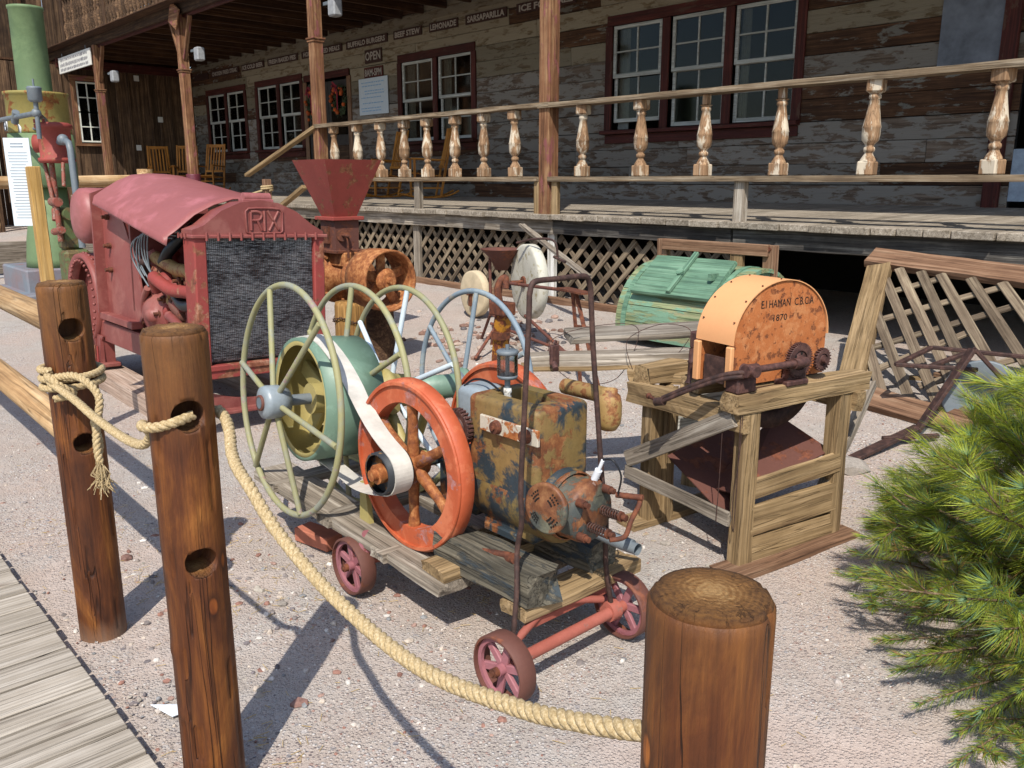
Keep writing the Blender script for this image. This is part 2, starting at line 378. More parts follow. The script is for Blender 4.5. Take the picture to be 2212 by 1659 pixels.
def log_mat():
    n = NT('varnished_log'); v = n.coord((5, 5, 1.6)); a = n.noise(v, 1.2, 9, .68, 1.1); b = n.noise(n.coord((28, 28, 2.2)), 1, 7, .7, .4); f = n.noise(n.coord((150, 150, 5)), 1, 4, .65)
    col = n.ramp(n.math('ADD', n.math('MULTIPLY', a, .62), n.math('MULTIPLY', b, .38)), [(.36, '#35190a'), (.47, '#532c12'), (.56, '#6f4119'), (.68, '#96622c')])
    col = n.mix(.8, col, n.ramp(f, [(.3, (.62, .58, .54)), (.62, (1.1, 1.08, 1.05))]), 'MULTIPLY')
    k = n.voro(n.coord((6.5, 6.5, 3.4)), 1.); kd = k.outputs['Distance']
    col = n.mix(1., col, n.ramp(kd, [(.0, (2.3, 2.1, 1.7)), (.055, (1.9, 1.7, 1.4)), (.08, (.45, .4, .36)), (.15, (1, 1, 1))]), 'MULTIPLY')
    ck = n.noise(n.coord((17, 17, .55)), 1.2, 3, .5, .5); cd = n.step(n.math('ABSOLUTE', n.math('SUBTRACT', ck, .5), 0), .0, .011); cd2 = n.step(n.noise(v, .8, 3, .5), .42, .5)
    cd = n.math('MAXIMUM', cd, n.math('SUBTRACT', 1., cd2)); col = n.mix(.85, col, n.ramp(cd, [(0, (.2, .16, .13)), (.9, (1, 1, 1))]), 'MULTIPLY')
    h = n.math('ADD', n.math('MULTIPLY', f, .5), n.math('ADD', n.math('MULTIPLY', cd, 1.2), n.math('MULTIPLY', a, 1.5)))
    sx = n.n('ShaderNodeSeparateXYZ'); n.l(n.tc.outputs['Object'], sx.inputs[0]); nx_ = n.n('ShaderNodeSeparateXYZ'); n.l(n.tc.outputs['Normal'], nx_.inputs[0])
    rad = n.math('SQRT', n.math('ADD', n.math('MULTIPLY', sx.outputs[0], sx.outputs[0]), n.math('MULTIPLY', sx.outputs[1], sx.outputs[1])), 0)
    wob = n.math('ADD', rad, n.math('MULTIPLY', n.noise(n.coord((22, 22, 22)), 1, 5, .65), .02)); rings = n.math('SINE', n.math('MULTIPLY', wob, 900), 0); ang = n.math('ARCTAN2', sx.outputs[1], sx.outputs[0])
    crk = n.math('ABSOLUTE', n.math('SINE', n.math('ADD', n.math('MULTIPLY', ang, 6.5), n.math('MULTIPLY', n.noise(n.coord((32, 32, 32)), 1, 6, .7), 9)), 0), 0); cm = n.math('MAXIMUM', n.step(crk, .0, .14), n.step(rad, .05, .032))
    e = n.ramp(n.math('ADD', n.math('MULTIPLY', rings, .06), n.math('ADD', n.math('MULTIPLY', rad, 7.5), n.math('MULTIPLY', n.noise(n.coord((70, 70, 70)), 1, 8, .8), .75))), [(.38, '#b08a58'), (.62, '#7d5528'), (.95, '#3c220f')])
    e = n.mix(1., e, n.ramp(cm, [(0, (.22, .17, .13)), (1, (1, 1, 1))]), 'MULTIPLY'); mk = n.step(nx_.outputs[2], .5, .85); col = n.mix(mk, col, e)
    h = n.math('ADD', h, n.math('MULTIPLY', mk, n.math('ADD', n.math('MULTIPLY', cm, 1.5), n.math('MULTIPLY', n.noise(n.coord((120, 120, 120)), 1, 6, .8), 2.5))))
    top = n.step(n.math('ADD', sx.outputs[2], n.math('MULTIPLY', b, .25)), 1.05, 1.25); col = n.mix(n.math('MULTIPLY', top, .45), col, n.mix(.5, '#8a6236', e))
    dust = n.step(n.math('ADD', sx.outputs[2], n.math('MULTIPLY', b, .1)), .13, .03); col = n.mix(n.math('MULTIPLY', dust, .5), col, '#8f7a68')
    return n.done(col, n.math('ADD', .42, n.math('MULTIPLY', b, .35)), n.bump(h, .8, .004), 0, .35)
M_log = log_mat()
M_logpale = wood('pale_log', '#7a5a3a', '#a98860', '#cbb08a', axis='X', bump=.4, rough=.8, grain=.7)
M_deckw = wood('boardwalk_wood', '#8f8577', '#aca294', '#c2b9ac', bump=.6, rough=.85, lo=.85, hi=1.05, grain=.9, crack=.3)
M_grey = wood('weathered_grey_wood', '#5c5348', '#8b8072', '#b7aea0', bump=.7, rough=.9, lo=.75, hi=1.12)
M_tan = wood('weathered_tan_wood', '#665038', '#8a7352', '#a88f6c', bump=.7, rough=.9, lo=.85, hi=1.1)
M_brown = wood('porch_post_wood', '#4a3020', '#7a543a', '#a3825f', bump=.6, rough=.85, lo=.85, hi=1.1, peel='#7c4a48', peel_amt=.42)
M_rail = wood('rail_wood', '#5a4a3a', '#827059', '#a39580', bump=.6, rough=.85, lo=.85, hi=1.1)
M_dark = wood('dark_barn_wood', '#2a1d15', '#4b3728', '#6e553d', bump=.6, rough=.9, lo=.6, hi=1.2)
M_joist = wood('joist_wood', '#2a1b12', '#452e1e', '#5e432c', bump=.4, rough=.9, lo=.8, hi=1.2)
M_black = wood('blackish_beam_wood', '#262422', '#45413d', '#6e6a63', bump=.6, rough=.85, lo=.8, hi=1.2)  # darker grey-black wood for the right-hand front beams
M_siding = wood('peeled_siding', '#4a3b30', '#645548', '#7c6f62', bump=.6, rough=.9, peel='#78726a', peel_amt=.52, lo=.62, hi=1.18)
M_siding2 = wood('bare_siding', '#54452f', '#6e5f4a', '#857862', bump=.6, rough=.9, peel='#7d7361', peel_amt=.56, lo=.7, hi=1.15)
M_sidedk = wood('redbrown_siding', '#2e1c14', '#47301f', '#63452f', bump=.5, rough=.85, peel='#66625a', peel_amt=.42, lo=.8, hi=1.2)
M_batt = wood('batten_wood', '#2d211a', '#54402f', '#7c6249', bump=.7, rough=.9, lo=.6, hi=1.3)
M_redtrim = wood('red_trim', '#301511', '#451d17', '#5a2a20', bump=.3, rough=.7, lo=.85, hi=1.15, knots=False, peel='#4a3328', peel_amt=.40)
M_white = wood('white_sash_paint', '#8d8d85', '#a9aaa3', '#c0c1bb', bump=.2, rough=.6, lo=.9, hi=1.05, knots=False, crack=.2)
M_bal = wood('peeling_baluster', '#6a4e36', '#927356', '#ae9070', axis='Z', bump=.5, rough=.8, peel='#beb19c', peel_amt=.47, lo=.85, hi=1.08, crack=.6, knots=False)
M_decktop = wood('porch_deck_wood', '#6d6353', '#94897a', '#b5ab9b', bump=.5, rough=.9, lo=.8, hi=1.1)
M_lat = wood('lattice_wood', '#4f4234', '#766755', '#968870', bump=.6, rough=.9, lo=.65, hi=1.2, knots=False)
M_chair = wood('honey_chair_wood', '#7a4a16', '#a86c26', '#c88a3a', bump=.2, rough=.5, lo=.9, hi=1.05, knots=False, crack=.1)
M_redwood = wood('faded_red_wood', '#5a4030', '#7c5e48', '#987c64', bump=.6, rough=.85, lo=.9, hi=1.1)
M_green_w = wood('green_painted_wood', '#4e6a4c', '#86906a', '#9a9474', bump=.6, rough=.8, peel='#6f9078', peel_amt=.47, lo=.9, hi=1.05, knots=False)
M_green_w2 = wood('green_wood_solid', '#486656', '#65876f', '#7b9a83', bump=.4, rough=.75, lo=.92, hi=1.05, knots=False, crack=.35)
M_ply = metal('orange_plywood', '#a9602f', '#b56c3a', amt=.42, scale=26, rust=('#4a2a1a', '#7a4424', '#95582e'), rough=.75, faded='#bd7c4c', grime=.5, bump=.8)
M_whitepl = wood('white_plank', '#8a867c', '#c6c3ba', '#dcdad4', bump=.5, rough=.8, lo=.95, hi=1.05)
M_timberp = wood('painted_heavy_timber', '#3a3730', '#5f5a4e', '#877e6c', bump=.9, rough=.9, peel='#3c4347', peel_amt=.44, lo=.9, hi=1.05, crack=.8)
M_stump = wood('stump_wood', '#6b4a2b', '#94703f', '#b58f5c', axis='Z', bump=.6, rough=.85)

M_rix = metal('rix_red_paint', '#84453f', '#763c37', amt=.24, scale=5, rough=.42, faded='#8b544c', grime=.2, spots=.0)
M_rixtop = metal('rix_faded_hood', '#8e5350', '#864c49', amt=.2, scale=3, rough=.38, faded='#a06062', grime=.15, bump=.15)
M_rixrust = metal('rix_rusty_frame', '#8e3a34', '#7c3530', amt=.46, scale=6, rust=('#4a2418', '#7d4a33', '#a5806a'), rough=.55)
M_lampw = plain('lamp_grey', '#8a8c8e', .6)
M_rust = metal('rust', '#5a3020', amt=1., scale=9, rust=('#2f1a12', '#59301e', '#7c482c'), rough=.7, bump=.6)
M_rustor = metal('orange_rust', '#8a5530', amt=1., scale=8, rust=('#5a2c17', '#935a30', '#bf8a58'), rough=.7, bump=.7)
M_rustdk = metal('dark_rust', '#3a2620', amt=1., scale=9, rust=('#1f1512', '#3c2721', '#5b4036'), rough=.6, bump=.5)
M_rustred = metal('red_brown_rust', '#5f3a30', amt=.45, scale=8, rust=('#3a1c14', '#6d3d28', '#84503a'), rough=.6)
M_hopred = metal('hopper_red', '#8f3f35', '#82372e', amt=.42, scale=10, rust=('#4a2015', '#7c4a30', '#94694a'), rough=.55, spots=.03)
M_eng = metal('engine_rust_ochre', '#84663c', '#6f6036', amt=.45, scale=6, rust=('#4f2c1a', '#744526', '#9a6f42'), rough=.5, faded='#2a353c', grime=.5, spots=.05, bump=.6, fth=(.49, .55))
M_enghd = metal('engine_head', '#38444a', '#4b4a3f', amt=.50, scale=8, rust=('#46281a', '#6f4429', '#8f6540'), rough=.45, grime=.4, bump=.6, faded='#6b6a58')
M_fly = metal('orange_flywheel', '#ac5230', '#a34b2b', amt=.42, scale=9, rust=('#6a3526', '#9a5a48', '#a58084'), rough=.45, faded='#bb6a48', grime=.2, bump=.4)
M_spoke = metal('rusty_spoke', '#8a6058', amt=.62, scale=12, rust=('#5a2c16', '#8e5228', '#b98350'), rough=.6, bump=.6)
M_pinkw = metal('pink_wheel', '#99656b', '#8d545a', amt=.36, scale=12, rust=('#4a2420', '#7a4038', '#a8605a'), rough=.5, bump=.4)
M_salmon = metal('salmon_axle', '#9c584a', '#8f4c3e', amt=.4, scale=14, rust=('#4c3a34', '#7a5a50', '#946a5e'), rough=.55, bump=.4)
M_olive = metal('olive_wheel_paint', '#908c62', '#8a8868', amt=.38, scale=9, rust=('#7f5450', '#8c7470', '#8b8c8a'), rough=.5, spots=.03, faded='#86887a', grime=.15, bump=.15)
M_steel = metal('bluegrey_wheel_paint', '#6f7d88', '#7d8a92', amt=.38, scale=10, rust=('#6a5a5a', '#8b8a80', '#8f8f68'), rough=.5, spots=.03, faded='#8a9496', grime=.2, bump=.15)
M_pale = metal('paleblue_spoke', '#b9c8d2', '#c9d4da', amt=.27, scale=14, rust=('#555c66', '#6c7683', '#8a9098'), rough=.4, bump=.2)
M_drum = metal('sage_green_drum', '#67806f', '#617a69', amt=.22, scale=5, rust=('#8f9470', '#a3a87f', '#9fae98'), rough=.35, faded='#7a9684', grime=.1, bump=.1)
M_cream = metal('cream_olive_paint', '#a99a62', '#9d9058', amt=.2, scale=8, rust=('#5c4a2c', '#7d6a3e', '#8f7f55'), rough=.42, grime=.2, bump=.2)
M_tower = metal('tower_green', '#566c4b', '#627650', amt=.3, scale=2.2, rust=('#8a8a48', '#86793c', '#9a8a4e'), rough=.5, faded='#6a7f58', grime=.2, bump=.2)
M_towyel = metal('tower_yellow', '#8a7c40', '#7f7846', amt=.45, scale=4, rust=('#5a2c14', '#7c4a20', '#8f6a34'), rough=.6, grime=.3)
M_galv = metal('galvanised_pipe', '#6d7478', '#5b666e', amt=.3, scale=16, rust=('#4a3a34', '#6e5448', '#7c6a60'), rough=.42, spec=.6)
M_silver = metal('silver_paint', '#8e979c', '#7f8b92', amt=.2, scale=10, rust=('#5f4a44', '#7a6a62', '#958a7e'), rough=.3, spec=.7)
M_orange = metal('orange_sheet', '#cc9262', '#cf9766', amt=.2, scale=12, rust=('#5a2a14', '#8e4a24', '#a9602f'), rough=.45, grime=.06, bump=.1)
M_yellow = metal('yellow_jack', '#a8741a', '#9a6818', amt=.5, scale=14, rust=('#3a1c10', '#5f3018', '#7c4422'), rough=.55, bump=.5)
M_gear = metal('gear_rust', '#4a2f2a', amt=1., scale=14, rust=('#2c1c19', '#4a2f2a', '#66463c'), rough=.55, bump=.5)
M_blkpul = metal('black_pulley', '#23262a', '#2c2f33', amt=.42, scale=16, rust=('#4c2c18', '#7c5228', '#8f6c3a'), rough=.45)
M_tank = metal('tan_tank', '#9a7b4c', '#8b7040', amt=.45, scale=16, rust=('#54301b', '#7c4e2a', '#a57c50'), rough=.5)
M_maroon = plain('maroon_paint', '#5c2530', .5)
M_belt = plain('white_belt', '#bdb8ae', .8, var=.13, sc=14)
M_hose = plain('black_hose', '#15161a', .4)
M_gauge = plain('gauge_face', '#d8dce0', .3, var=.03)
M_sheet = plain('info_sheet', '#c8d0d4', .35, var=.02)
M_wb = plain('whiteboard', '#b9c2c8', .35, var=.05)
M_ink = plain('ink', '#3d4148', .7)
M_inkb = plain('blue_ink', '#7fa3c4', .6)
M_letter = plain('cream_lettering', '#9c948a', .8, var=.2, sc=60)
M_signbrd = plain('sign_board_brown', '#3a221a', .8, var=.3)
M_restsign = plain('white_sign', '#c9c7bf', .6, var=.06)
M_letdk = plain('faded_black_lettering', '#55535c', .8)
M_curtain = plain('curtain', '#6b6c68', .9, var=.15)
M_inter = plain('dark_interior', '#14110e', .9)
M_stone = NT('grindstone'); _v = M_stone.coord(); 
M_stone = M_stone.done(M_stone.mix(M_stone.step(M_stone.noise(_v, 14, 9, .75), .53, .66), M_stone.ramp(M_stone.noise(_v, 4, 5, .6), [(.3, '#a9a697'), (.7, '#c0bdb0')]), '#857a55'), .9, M_stone.bump(M_stone.noise(_v, 60, 6, .7), .4, .004))
M_stone2 = plain('cream_grindstone', '#bfae90', .85, var=.12, sc=10)
def rope_mat():
    n = NT('manila_rope'); v = n.coord((1, 1, 1), False); f = n.noise(v, 220, 4, .7)
    c = n.ramp(f, [(.3, '#85704e'), (.5, '#a9946e'), (.7, '#c4b292')]); return n.done(c, .85, n.bump(f, .5, .003), 0, .2)
M_rope = rope_mat()
def rock_mat():
    n = NT('stones'); at = n.n('ShaderNodeAttribute', attribute_name='tint'); v = n.coord((1, 1, 1), False); f = n.noise(v, 70, 6, .7)
    r = n.ramp(f, [(.3, (.6, .6, .6)), (.7, (1.1, 1.1, 1.1))]); return n.done(n.mix(1., at.outputs['Color'], r, 'MULTIPLY'), .9, n.bump(f, .5, .004), 0, .2)
M_rock = rock_mat()
def needle_mat():
    n = NT('pine_needles'); at = n.n('ShaderNodeAttribute', attribute_name='tint')
    m = n.done(at.outputs['Color'], .5, None, 0, .3)
    tr = n.n('ShaderNodeBsdfTranslucent'); n.l(at.outputs['Color'], tr.inputs[0]); mx = n.n('ShaderNodeMixShader'); mx.inputs[0].default_value = .35
    out = n.t.nodes['Material Output']; n.l(n.b.outputs[0], mx.inputs[1]); n.l(tr.outputs[0], mx.inputs[2]); n.l(mx.outputs[0], out.inputs[0]); return m
M_needle = needle_mat()
M_bark = wood('bark', '#4a3a2e', '#7c6650', '#a08a70', bump=.8, rough=.9)
M_straw = plain('straw', '#b59a62', .8, var=.3, sc=90)
M_brick = plain('pink_brick', '#a5644e', .9, var=.15)
M_road = plain('grey_road', '#9b9a9c', .9, var=.08, sc=3)
M_paper = plain('paper', '#d5d9dc', .8, var=.03)
def glass_mat(name, tint, gl):
    n = NT(name); t = n.n('ShaderNodeBsdfTransparent'); t.inputs[0].default_value = tint; gs = n.n('ShaderNodeBsdfGlossy'); gs.inputs['Roughness'].default_value = .06
    mx = n.n('ShaderNodeMixShader'); fr = n.n('ShaderNodeFresnel'); fr.inputs[0].default_value = 1.22 if 'window' in name else 1.45
    n.l(n.math('ADD', fr.outputs[0], gl), mx.inputs[0]); n.l(t.outputs[0], mx.inputs[1]); n.l(gs.outputs[0], mx.inputs[2]); n.l(mx.outputs[0], n.t.nodes['Material Output'].inputs[0]); return n.m
M_glass = glass_mat('window_glass', (.80, .80, .76, 1), .004)
M_jar = glass_mat('oiler_glass', (.72, .74, .74, 1), .08)
def radiator_mat():
    n = NT('radiator_fins'); v = n.coord((1, 1, 1)); a = n.noise(n.coord((1, 7, 60)), 1.4, 5, .7, .5); b = n.noise(v, 9, 8, .7)
    c = n.ramp(n.math('ADD', n.math('MULTIPLY', a, .7), n.math('MULTIPLY', b, .3)), [(.4, '#0c1014'), (.49, '#3c444b'), (.56, '#a9b3ba')])
    return n.done(c, .5, n.bump(a, .6, .006), .1, .5)
M_fins = radiator_mat()
def finlight():
    n = NT('bent_fins'); a = n.noise(n.coord((1, 16, 110)), 1., 6, .75); b = n.noise(n.coord((1, 3, 4)), 1.6, 6, .7)
    c = n.ramp(n.math('ADD', n.math('MULTIPLY', a, .6), n.math('MULTIPLY', b, .4)), [(.38, '#14181c'), (.44, '#59626a'), (.5, '#b4bcc2'), (.58, '#dfe3e6')])
    return n.done(c, .45, None, .2, .5)
M_finl = finlight(); M_core = plain('radiator_core_black', '#0b0d0f', .8)

# ================================================================ THE GROUND
def nonuni(lo, hi, a, b, fine, coarse):
    out = []; x = lo
    while x < hi:
        out.append(x); x += fine if a <= x < b else coarse
    return out + [hi]
def zg(x, y):
    return g(y) + (noise.noise(Vector((x * .9, y * .9, 0))) * .012 + noise.noise(Vector((x * 4, y * 4, 3))) * .009 if -9 < x < 1.5 and 0 < y < 8 else 0)
gx = [-400, -200, -100, -60] + nonuni(-40, 10, -9, 1, .07, 1.5) + [30, 100, 300]
gy = [-300, -100, -30] + nonuni(-10, 14, .2, 6.5, .07, 1.) + [30, 100, 400]
mb = MB(); nx = len(gx)
mb.add([(x, y, zg(x, y)) for y in gy for x in gx], [(j * nx + i, j * nx + i + 1, (j + 1) * nx + i + 1, (j + 1) * nx + i) for j in range(len(gy) - 1) for i in range(nx - 1)], True)
link('ground', mb.mesh('ground', M_sand))['kind'] = 'structure'

def stones(name, pts, mat, cols, seed, kind='stuff', parent=None):
    """pebbles: low irregular icosahedra joined in one mesh, each with a tint of its own"""
    rnd = random.Random(seed); t = (1 + 5 ** .5) / 2
    IV = [Vector(v).normalized() for v in [(-1, t, 0), (1, t, 0), (-1, -t, 0), (1, -t, 0), (0, -1, t), (0, 1, t), (0, -1, -t), (0, 1, -t), (t, 0, -1), (t, 0, 1), (-t, 0, -1), (-t, 0, 1)]]
    IF = [(0, 11, 5), (0, 5, 1), (0, 1, 7), (0, 7, 10), (0, 10, 11), (1, 5, 9), (5, 11, 4), (11, 10, 2), (10, 7, 6), (7, 1, 8), (3, 9, 4), (3, 4, 2), (3, 2, 6), (3, 6, 8), (3, 8, 9), (4, 9, 5), (2, 4, 11), (6, 2, 10), (8, 6, 7), (9, 8, 1)]
    V = []; F = []; T = []
    for (x, y, z, r) in pts:
        a = rnd.random() * 6.28; ca, sa = math.cos(a), math.sin(a); sx, sy, sz = r * rnd.uniform(.8, 1.3), r * rnd.uniform(.6, 1.), r * rnd.uniform(.4, .75)
        c = lin(rnd.choice(cols)); k = rnd.uniform(.75, 1.15); o = len(V)
        for v in IV:
            j = rnd.uniform(.75, 1.15); px, py, pz = v.x * sx * j, v.y * sy * j, v.z * sz * j
            V.append((x + px * ca - py * sa, y + px * sa + py * ca, z + pz + sz * .25))
        F += [tuple(i + o for i in f) for f in IF]; T += [(c[0] * k, c[1] * k, c[2] * k, 1)] * 20
    me = bpy.data.meshes.new(name); me.from_pydata(V, [], F); me.materials.append(mat)
    ca_ = me.color_attributes.new('tint', 'FLOAT_COLOR', 'CORNER'); ca_.data.foreach_set('color', [q for t_ in T for _ in range(3) for q in t_])
    o = link(name, me, parent); 
    if kind: o['kind'] = kind
    return o
rnd = random.Random(3); pts = []
while len(pts) < 15000:
    x, y = rnd.uniform(-6, -.2), rnd.uniform(.62, 6.2)
    if rnd.random() > min(1, .25 + 1.6 / (x * x + y * y) ** .5 ) : continue
    nz = noise.noise(Vector((x * 1.3, y * 1.3, 5)))
    if nz < -.12 and rnd.random() < .75: continue
    if (x + .55) ** 2 + (y - 1.55) ** 2 < .75 and rnd.random() < .85: continue
    r = rnd.choice([.0022, .0028, .0035, .0045, .006]) * rnd.uniform(.8, 1.3)
    if rnd.random() < .03: r *= 2.2
    pts.append((x, y, zg(x, y), r))
GC = ['#a89b92', '#c4bab0', '#8d8480', '#936d60', '#b6aca4', '#d2cbc2', '#7a7272', '#9f8276', '#a8a094', '#8a8a8a', '#bcae9f']
stones('gravel', pts, M_rock, GC, 5)
pts = [(rnd.gauss(-2.75, .42), rnd.gauss(1.2, .26), 0, rnd.uniform(.005, .016)) for _ in range(330)] + [(rnd.uniform(-6, -.9), rnd.uniform(.7, 5.5), 0, rnd.uniform(.006, .016)) for _ in range(260)]
pts = [(x, max(.66, y), zg(x, y), r) for x, y, _, r in pts]
stones('scattered_pebbles', pts, M_rock, GC, 6)
pts = [(rnd.gauss(-5.5, .45), rnd.gauss(4.75, .35), 0, rnd.uniform(.02, .05)) for _ in range(150)]
stones('rubble', [(x, y, zg(x, y), r) for x, y, _, r in pts], M_rock, ['#a58a7c', '#8d7468', '#6f6a6a', '#b5a294', '#7f6458'], 8)
# straw litter
mb = MB()
for i in range(900):
    c = rnd.choice([(-3.2, .95), (-2.7, 1.3), (-3.9, .95), (-1.9, .8), (-3.3, 1.5), (-4.6, 2.4), (-2.2, 1.9), (-1.2, 1.7), (-5.2, 4.8)]) if rnd.random() < .7 else (rnd.uniform(-5, -.5), rnd.uniform(.7, 4))
    x, y = c[0] + rnd.gauss(0, .16), max(.63, c[1] + rnd.gauss(0, .13)); a = rnd.uniform(0, 3.14); L = rnd.uniform(.01, .04); z = zg(x, y) + .004
    mb.beam((x, y, z + .001), (x + math.cos(a) * L, y + math.sin(a) * L, z + rnd.uniform(0, .004)), .0014, .001, ch=0)
o = obj('straw_litter', mb, M_straw); o['kind'] = 'stuff'
for (x, y, r, lab) in ((-3.43, .99, .032, 'reddish rock in the sun right of the left log post, beside its shadow'), (-2.63, 1.27, .024, 'pale round rock under the slack rope, left of the near small cart wheel'),
                       (-2.05, 1.02, .026, 'flat brown stone lying in the broad shadow right of the middle post'), (-5.05, 4.55, .13, 'pale boulder on the rubble behind the grey handwheel'), (-1.87, 4.0, .13, 'long flat grey rock behind the grinder bench'),
                       (-2.03, 2.43, .035, 'pale upright rock in front of the left bench leg'), (-2.02, 2.72, .03, 'small grey rock beside the near bench leg')):
    tag(stones('rock', [(x, y, zg(x, y), r)], M_rock, ['#8a6a60' if 'redd' in lab or 'brown' in lab else '#a59c92'], int(r * 1e4), kind=None), lab, 'rock')
# scrap of paper
mb = MB(); mb.add([(-2.33, .69, .012), (-2.26, .735, .006), (-2.225, .715, .014), (-2.21, .80, .02), (-2.27, .76, .012)], [(0, 1, 2), (0, 2, 3, 4)])
mb.add([(-2.33, .69, .011), (-2.26, .735, .005), (-2.225, .715, .013), (-2.21, .80, .019), (-2.27, .76, .011)], [(2, 1, 0), (4, 3, 2, 0)])
tag(obj('paper_scrap', mb, M_paper), 'white torn scrap of paper on the gravel left of the middle log post', 'litter')
bw = board('brick', (-3.12, 1.62, .035), (-2.92, 1.66, .035), .09, .06, M_brick, None, label=None); tag(bw, 'pinkish red brick lying behind the small rear cart wheel', 'brick')

# ================================================================ BOARDWALK (bottom left)
bwk = thing('boardwalk', 'low grey plank boardwalk running along the bottom left corner', 'boardwalk', (-3.5, 0, 0))
x = -1.55; rb = random.Random(2); k = 0
while x > -7.5:
    w = rb.choice([.135, .14, .09, .14]); 
    board('plank', (x - w / 2 - .002, .588 + rb.uniform(-.003, .004), .034), (x - w / 2 - .002, -1.6, .034 + rb.uniform(-.002, .002)), w - .014, .052, M_deckw, bwk, ch=.003); x -= w
board('edge_joist', (-1.5, .555, .012), (-7.6, .555, .012), .04, .028, M_redwood, bwk)

# ================================================================ LOG FENCE
def log_post(name, label, x, y, h, r, seed, holes=(), lean=(0, 0)):
    n, m = 64, 96; mb = MB(); vs = []; H0 = -.05
    for i in range(m + 1):
        z = H0 + (h - H0) * i / m; top = max(0, (z - (h - .016)) / .016); rr = r * (1 - .02 * z) * (1 - .10 * top ** 2.)
        for k in range(n):
            t = 2 * math.pi * k / n
            q = rr * (1 + .035 * noise.noise(Vector((math.cos(t) * 1.2 + seed, math.sin(t) * 1.2, z * 1.4))) + .012 * noise.noise(Vector((math.cos(t) * 5, math.sin(t) * 5 + seed, z * 2))))
            cr = noise.noise(Vector((math.cos(t) * 2.6 + seed * 3, math.sin(t) * 2.6, z * .5)))
            if abs(cr) < .02: q -= .006
            for kt, kz in ((seed * 2.1, .42), (seed * 3.7, .78), (seed * 1.3 + 2, .25)):
                dd = ((math.cos(t) - math.cos(kt)) ** 2 + (math.sin(t) - math.sin(kt)) ** 2) * .0055 + (z - kz) ** 2; q += .006 * math.exp(-dd / .0005)
            vs.append((x + lean[0] * z + q * math.cos(t), y + lean[1] * z + q * math.sin(t), z))
    mb.add(vs, [(i * n + k, i * n + (k + 1) % n, (i + 1) * n + (k + 1) % n, (i + 1) * n + k) for i in range(m) for k in range(n)], True)
    # weathered top: rings sunk and split
    cz = [h, h + .001, h + .002, h - .001]; ring0 = vs[-n:]; lv = [ring0]
    for j, f in enumerate((.8, .6, .35)):
        lv.append([(x + lean[0] * h + (p[0] - x - lean[0] * h) * f, y + lean[1] * h + (p[1] - y - lean[1] * h) * f, h + .003 + .003 * noise.noise(Vector((p[0] * 40, p[1] * 40, j)))) for p in ring0])
    o = len(mb.v)
    allv = [p for L in lv for p in L] + [(x + lean[0] * h, y + lean[1] * h, h + .003)]
    fs = [(j * n + k, j * n + (k + 1) % n, (j + 1) * n + (k + 1) % n, (j + 1) * n + k) for j in range(3) for k in range(n)] + [(3 * n + k, 3 * n + (k + 1) % n, 4 * n) for k in range(n)]
    mb.add(allv, fs, True); mb.add(vs[:n], [tuple(range(n))[::-1]])
    # weld
    me = mb.mesh(name, M_log); import bmesh
    bm = bmesh.new(); bm.from_mesh(me); bmesh.ops.remove_doubles(bm, verts=bm.verts, dist=1e-5); bmesh.ops.recalc_face_normals(bm, faces=bm.faces); bm.to_mesh(me); bm.free()
    me.transform(Matrix.Translation((-x, -y, 0))); ob = link(name, me, None, Matrix.Translation((x, y, 0)))
    if holes:
        cs = []
        for (z, rh, ang, depth, dx) in holes:
            a = R(ang); d = Vector((math.cos(a), math.sin(a), 0)); c = Vector((lean[0] * z, lean[1] * z, z)) + Vector((-math.sin(a), math.cos(a), 0)) * dx
            cs.append(MB().cyl(c + d * (r - depth), c + d * (r + .05), rh, n=28))
        cut(ob, cs)
    return tag(ob, label, 'fence post', 'varnished log fence posts')
log_post('log_fence_post', 'leftmost tall varnished log post with rope wrapped round its middle and two round holes', -2.875, .731, 1.195, .073, 1.0, ((1.055, .036, -2, .11, 0), (.69, .034, -3, .11, 0)))
log_post('log_fence_post', 'middle varnished log post with the rope passing through its upper hole', -1.878, .693, 1.182, .073, 2.3, ((.995, .036, -8, .12, 0), (.645, .036, -8, .11, 0)))
log_post('log_fence_post', 'thick foreground log post at the lower right with a cracked round top', -.485, .74, 1.057, .0715, 4.1)
def log_rail(name, label, p0, p1, r, mat, group, seed):
    p0, p1 = Vector(p0), Vector(p1); m = 24
    ax, sd, u = frame(p1 - p0); L = (p1 - p0).length; n = 16; vs = []
    for i in range(m + 1):
        for k in range(n):
            t = 2 * math.pi * k / n; q = r * (1 + .07 * noise.noise(Vector((math.cos(t) + seed, math.sin(t), L * i / m * 1.5))))
            vs.append((L * (i / m - .5), q * math.cos(t), q * math.sin(t)))
    mb = MB(); mb.add(vs, [(i * n + k, i * n + (k + 1) % n, (i + 1) * n + (k + 1) % n, (i + 1) * n + k) for i in range(m) for k in range(n)], True)
    mb.add(vs[:n], [tuple(range(n))[::-1]]); mb.add(vs[-n:], [tuple(range(n))])
    c = (p0 + p1) / 2; M = Matrix(((ax.x, sd.x, u.x, c.x), (ax.y, sd.y, u.y, c.y), (ax.z, sd.z, u.z, c.z), (0, 0, 0, 1)))
    return tag(link(name, mb.mesh(name, mat), None, M), label, 'fence rail', group)
log_rail('log_rail', 'upper peeled log rail running left from the leftmost rope post', (-2.93, .735, 1.05), (-7.2, .85, 1.04), .044, M_logpale, 'log rails at the left edge', 1)
log_rail('log_rail', 'lower peeled log rail running left from the leftmost rope post', (-2.93, .735, .69), (-7.2, .85, .68), .05, M_logpale, 'log rails at the left edge', 2)

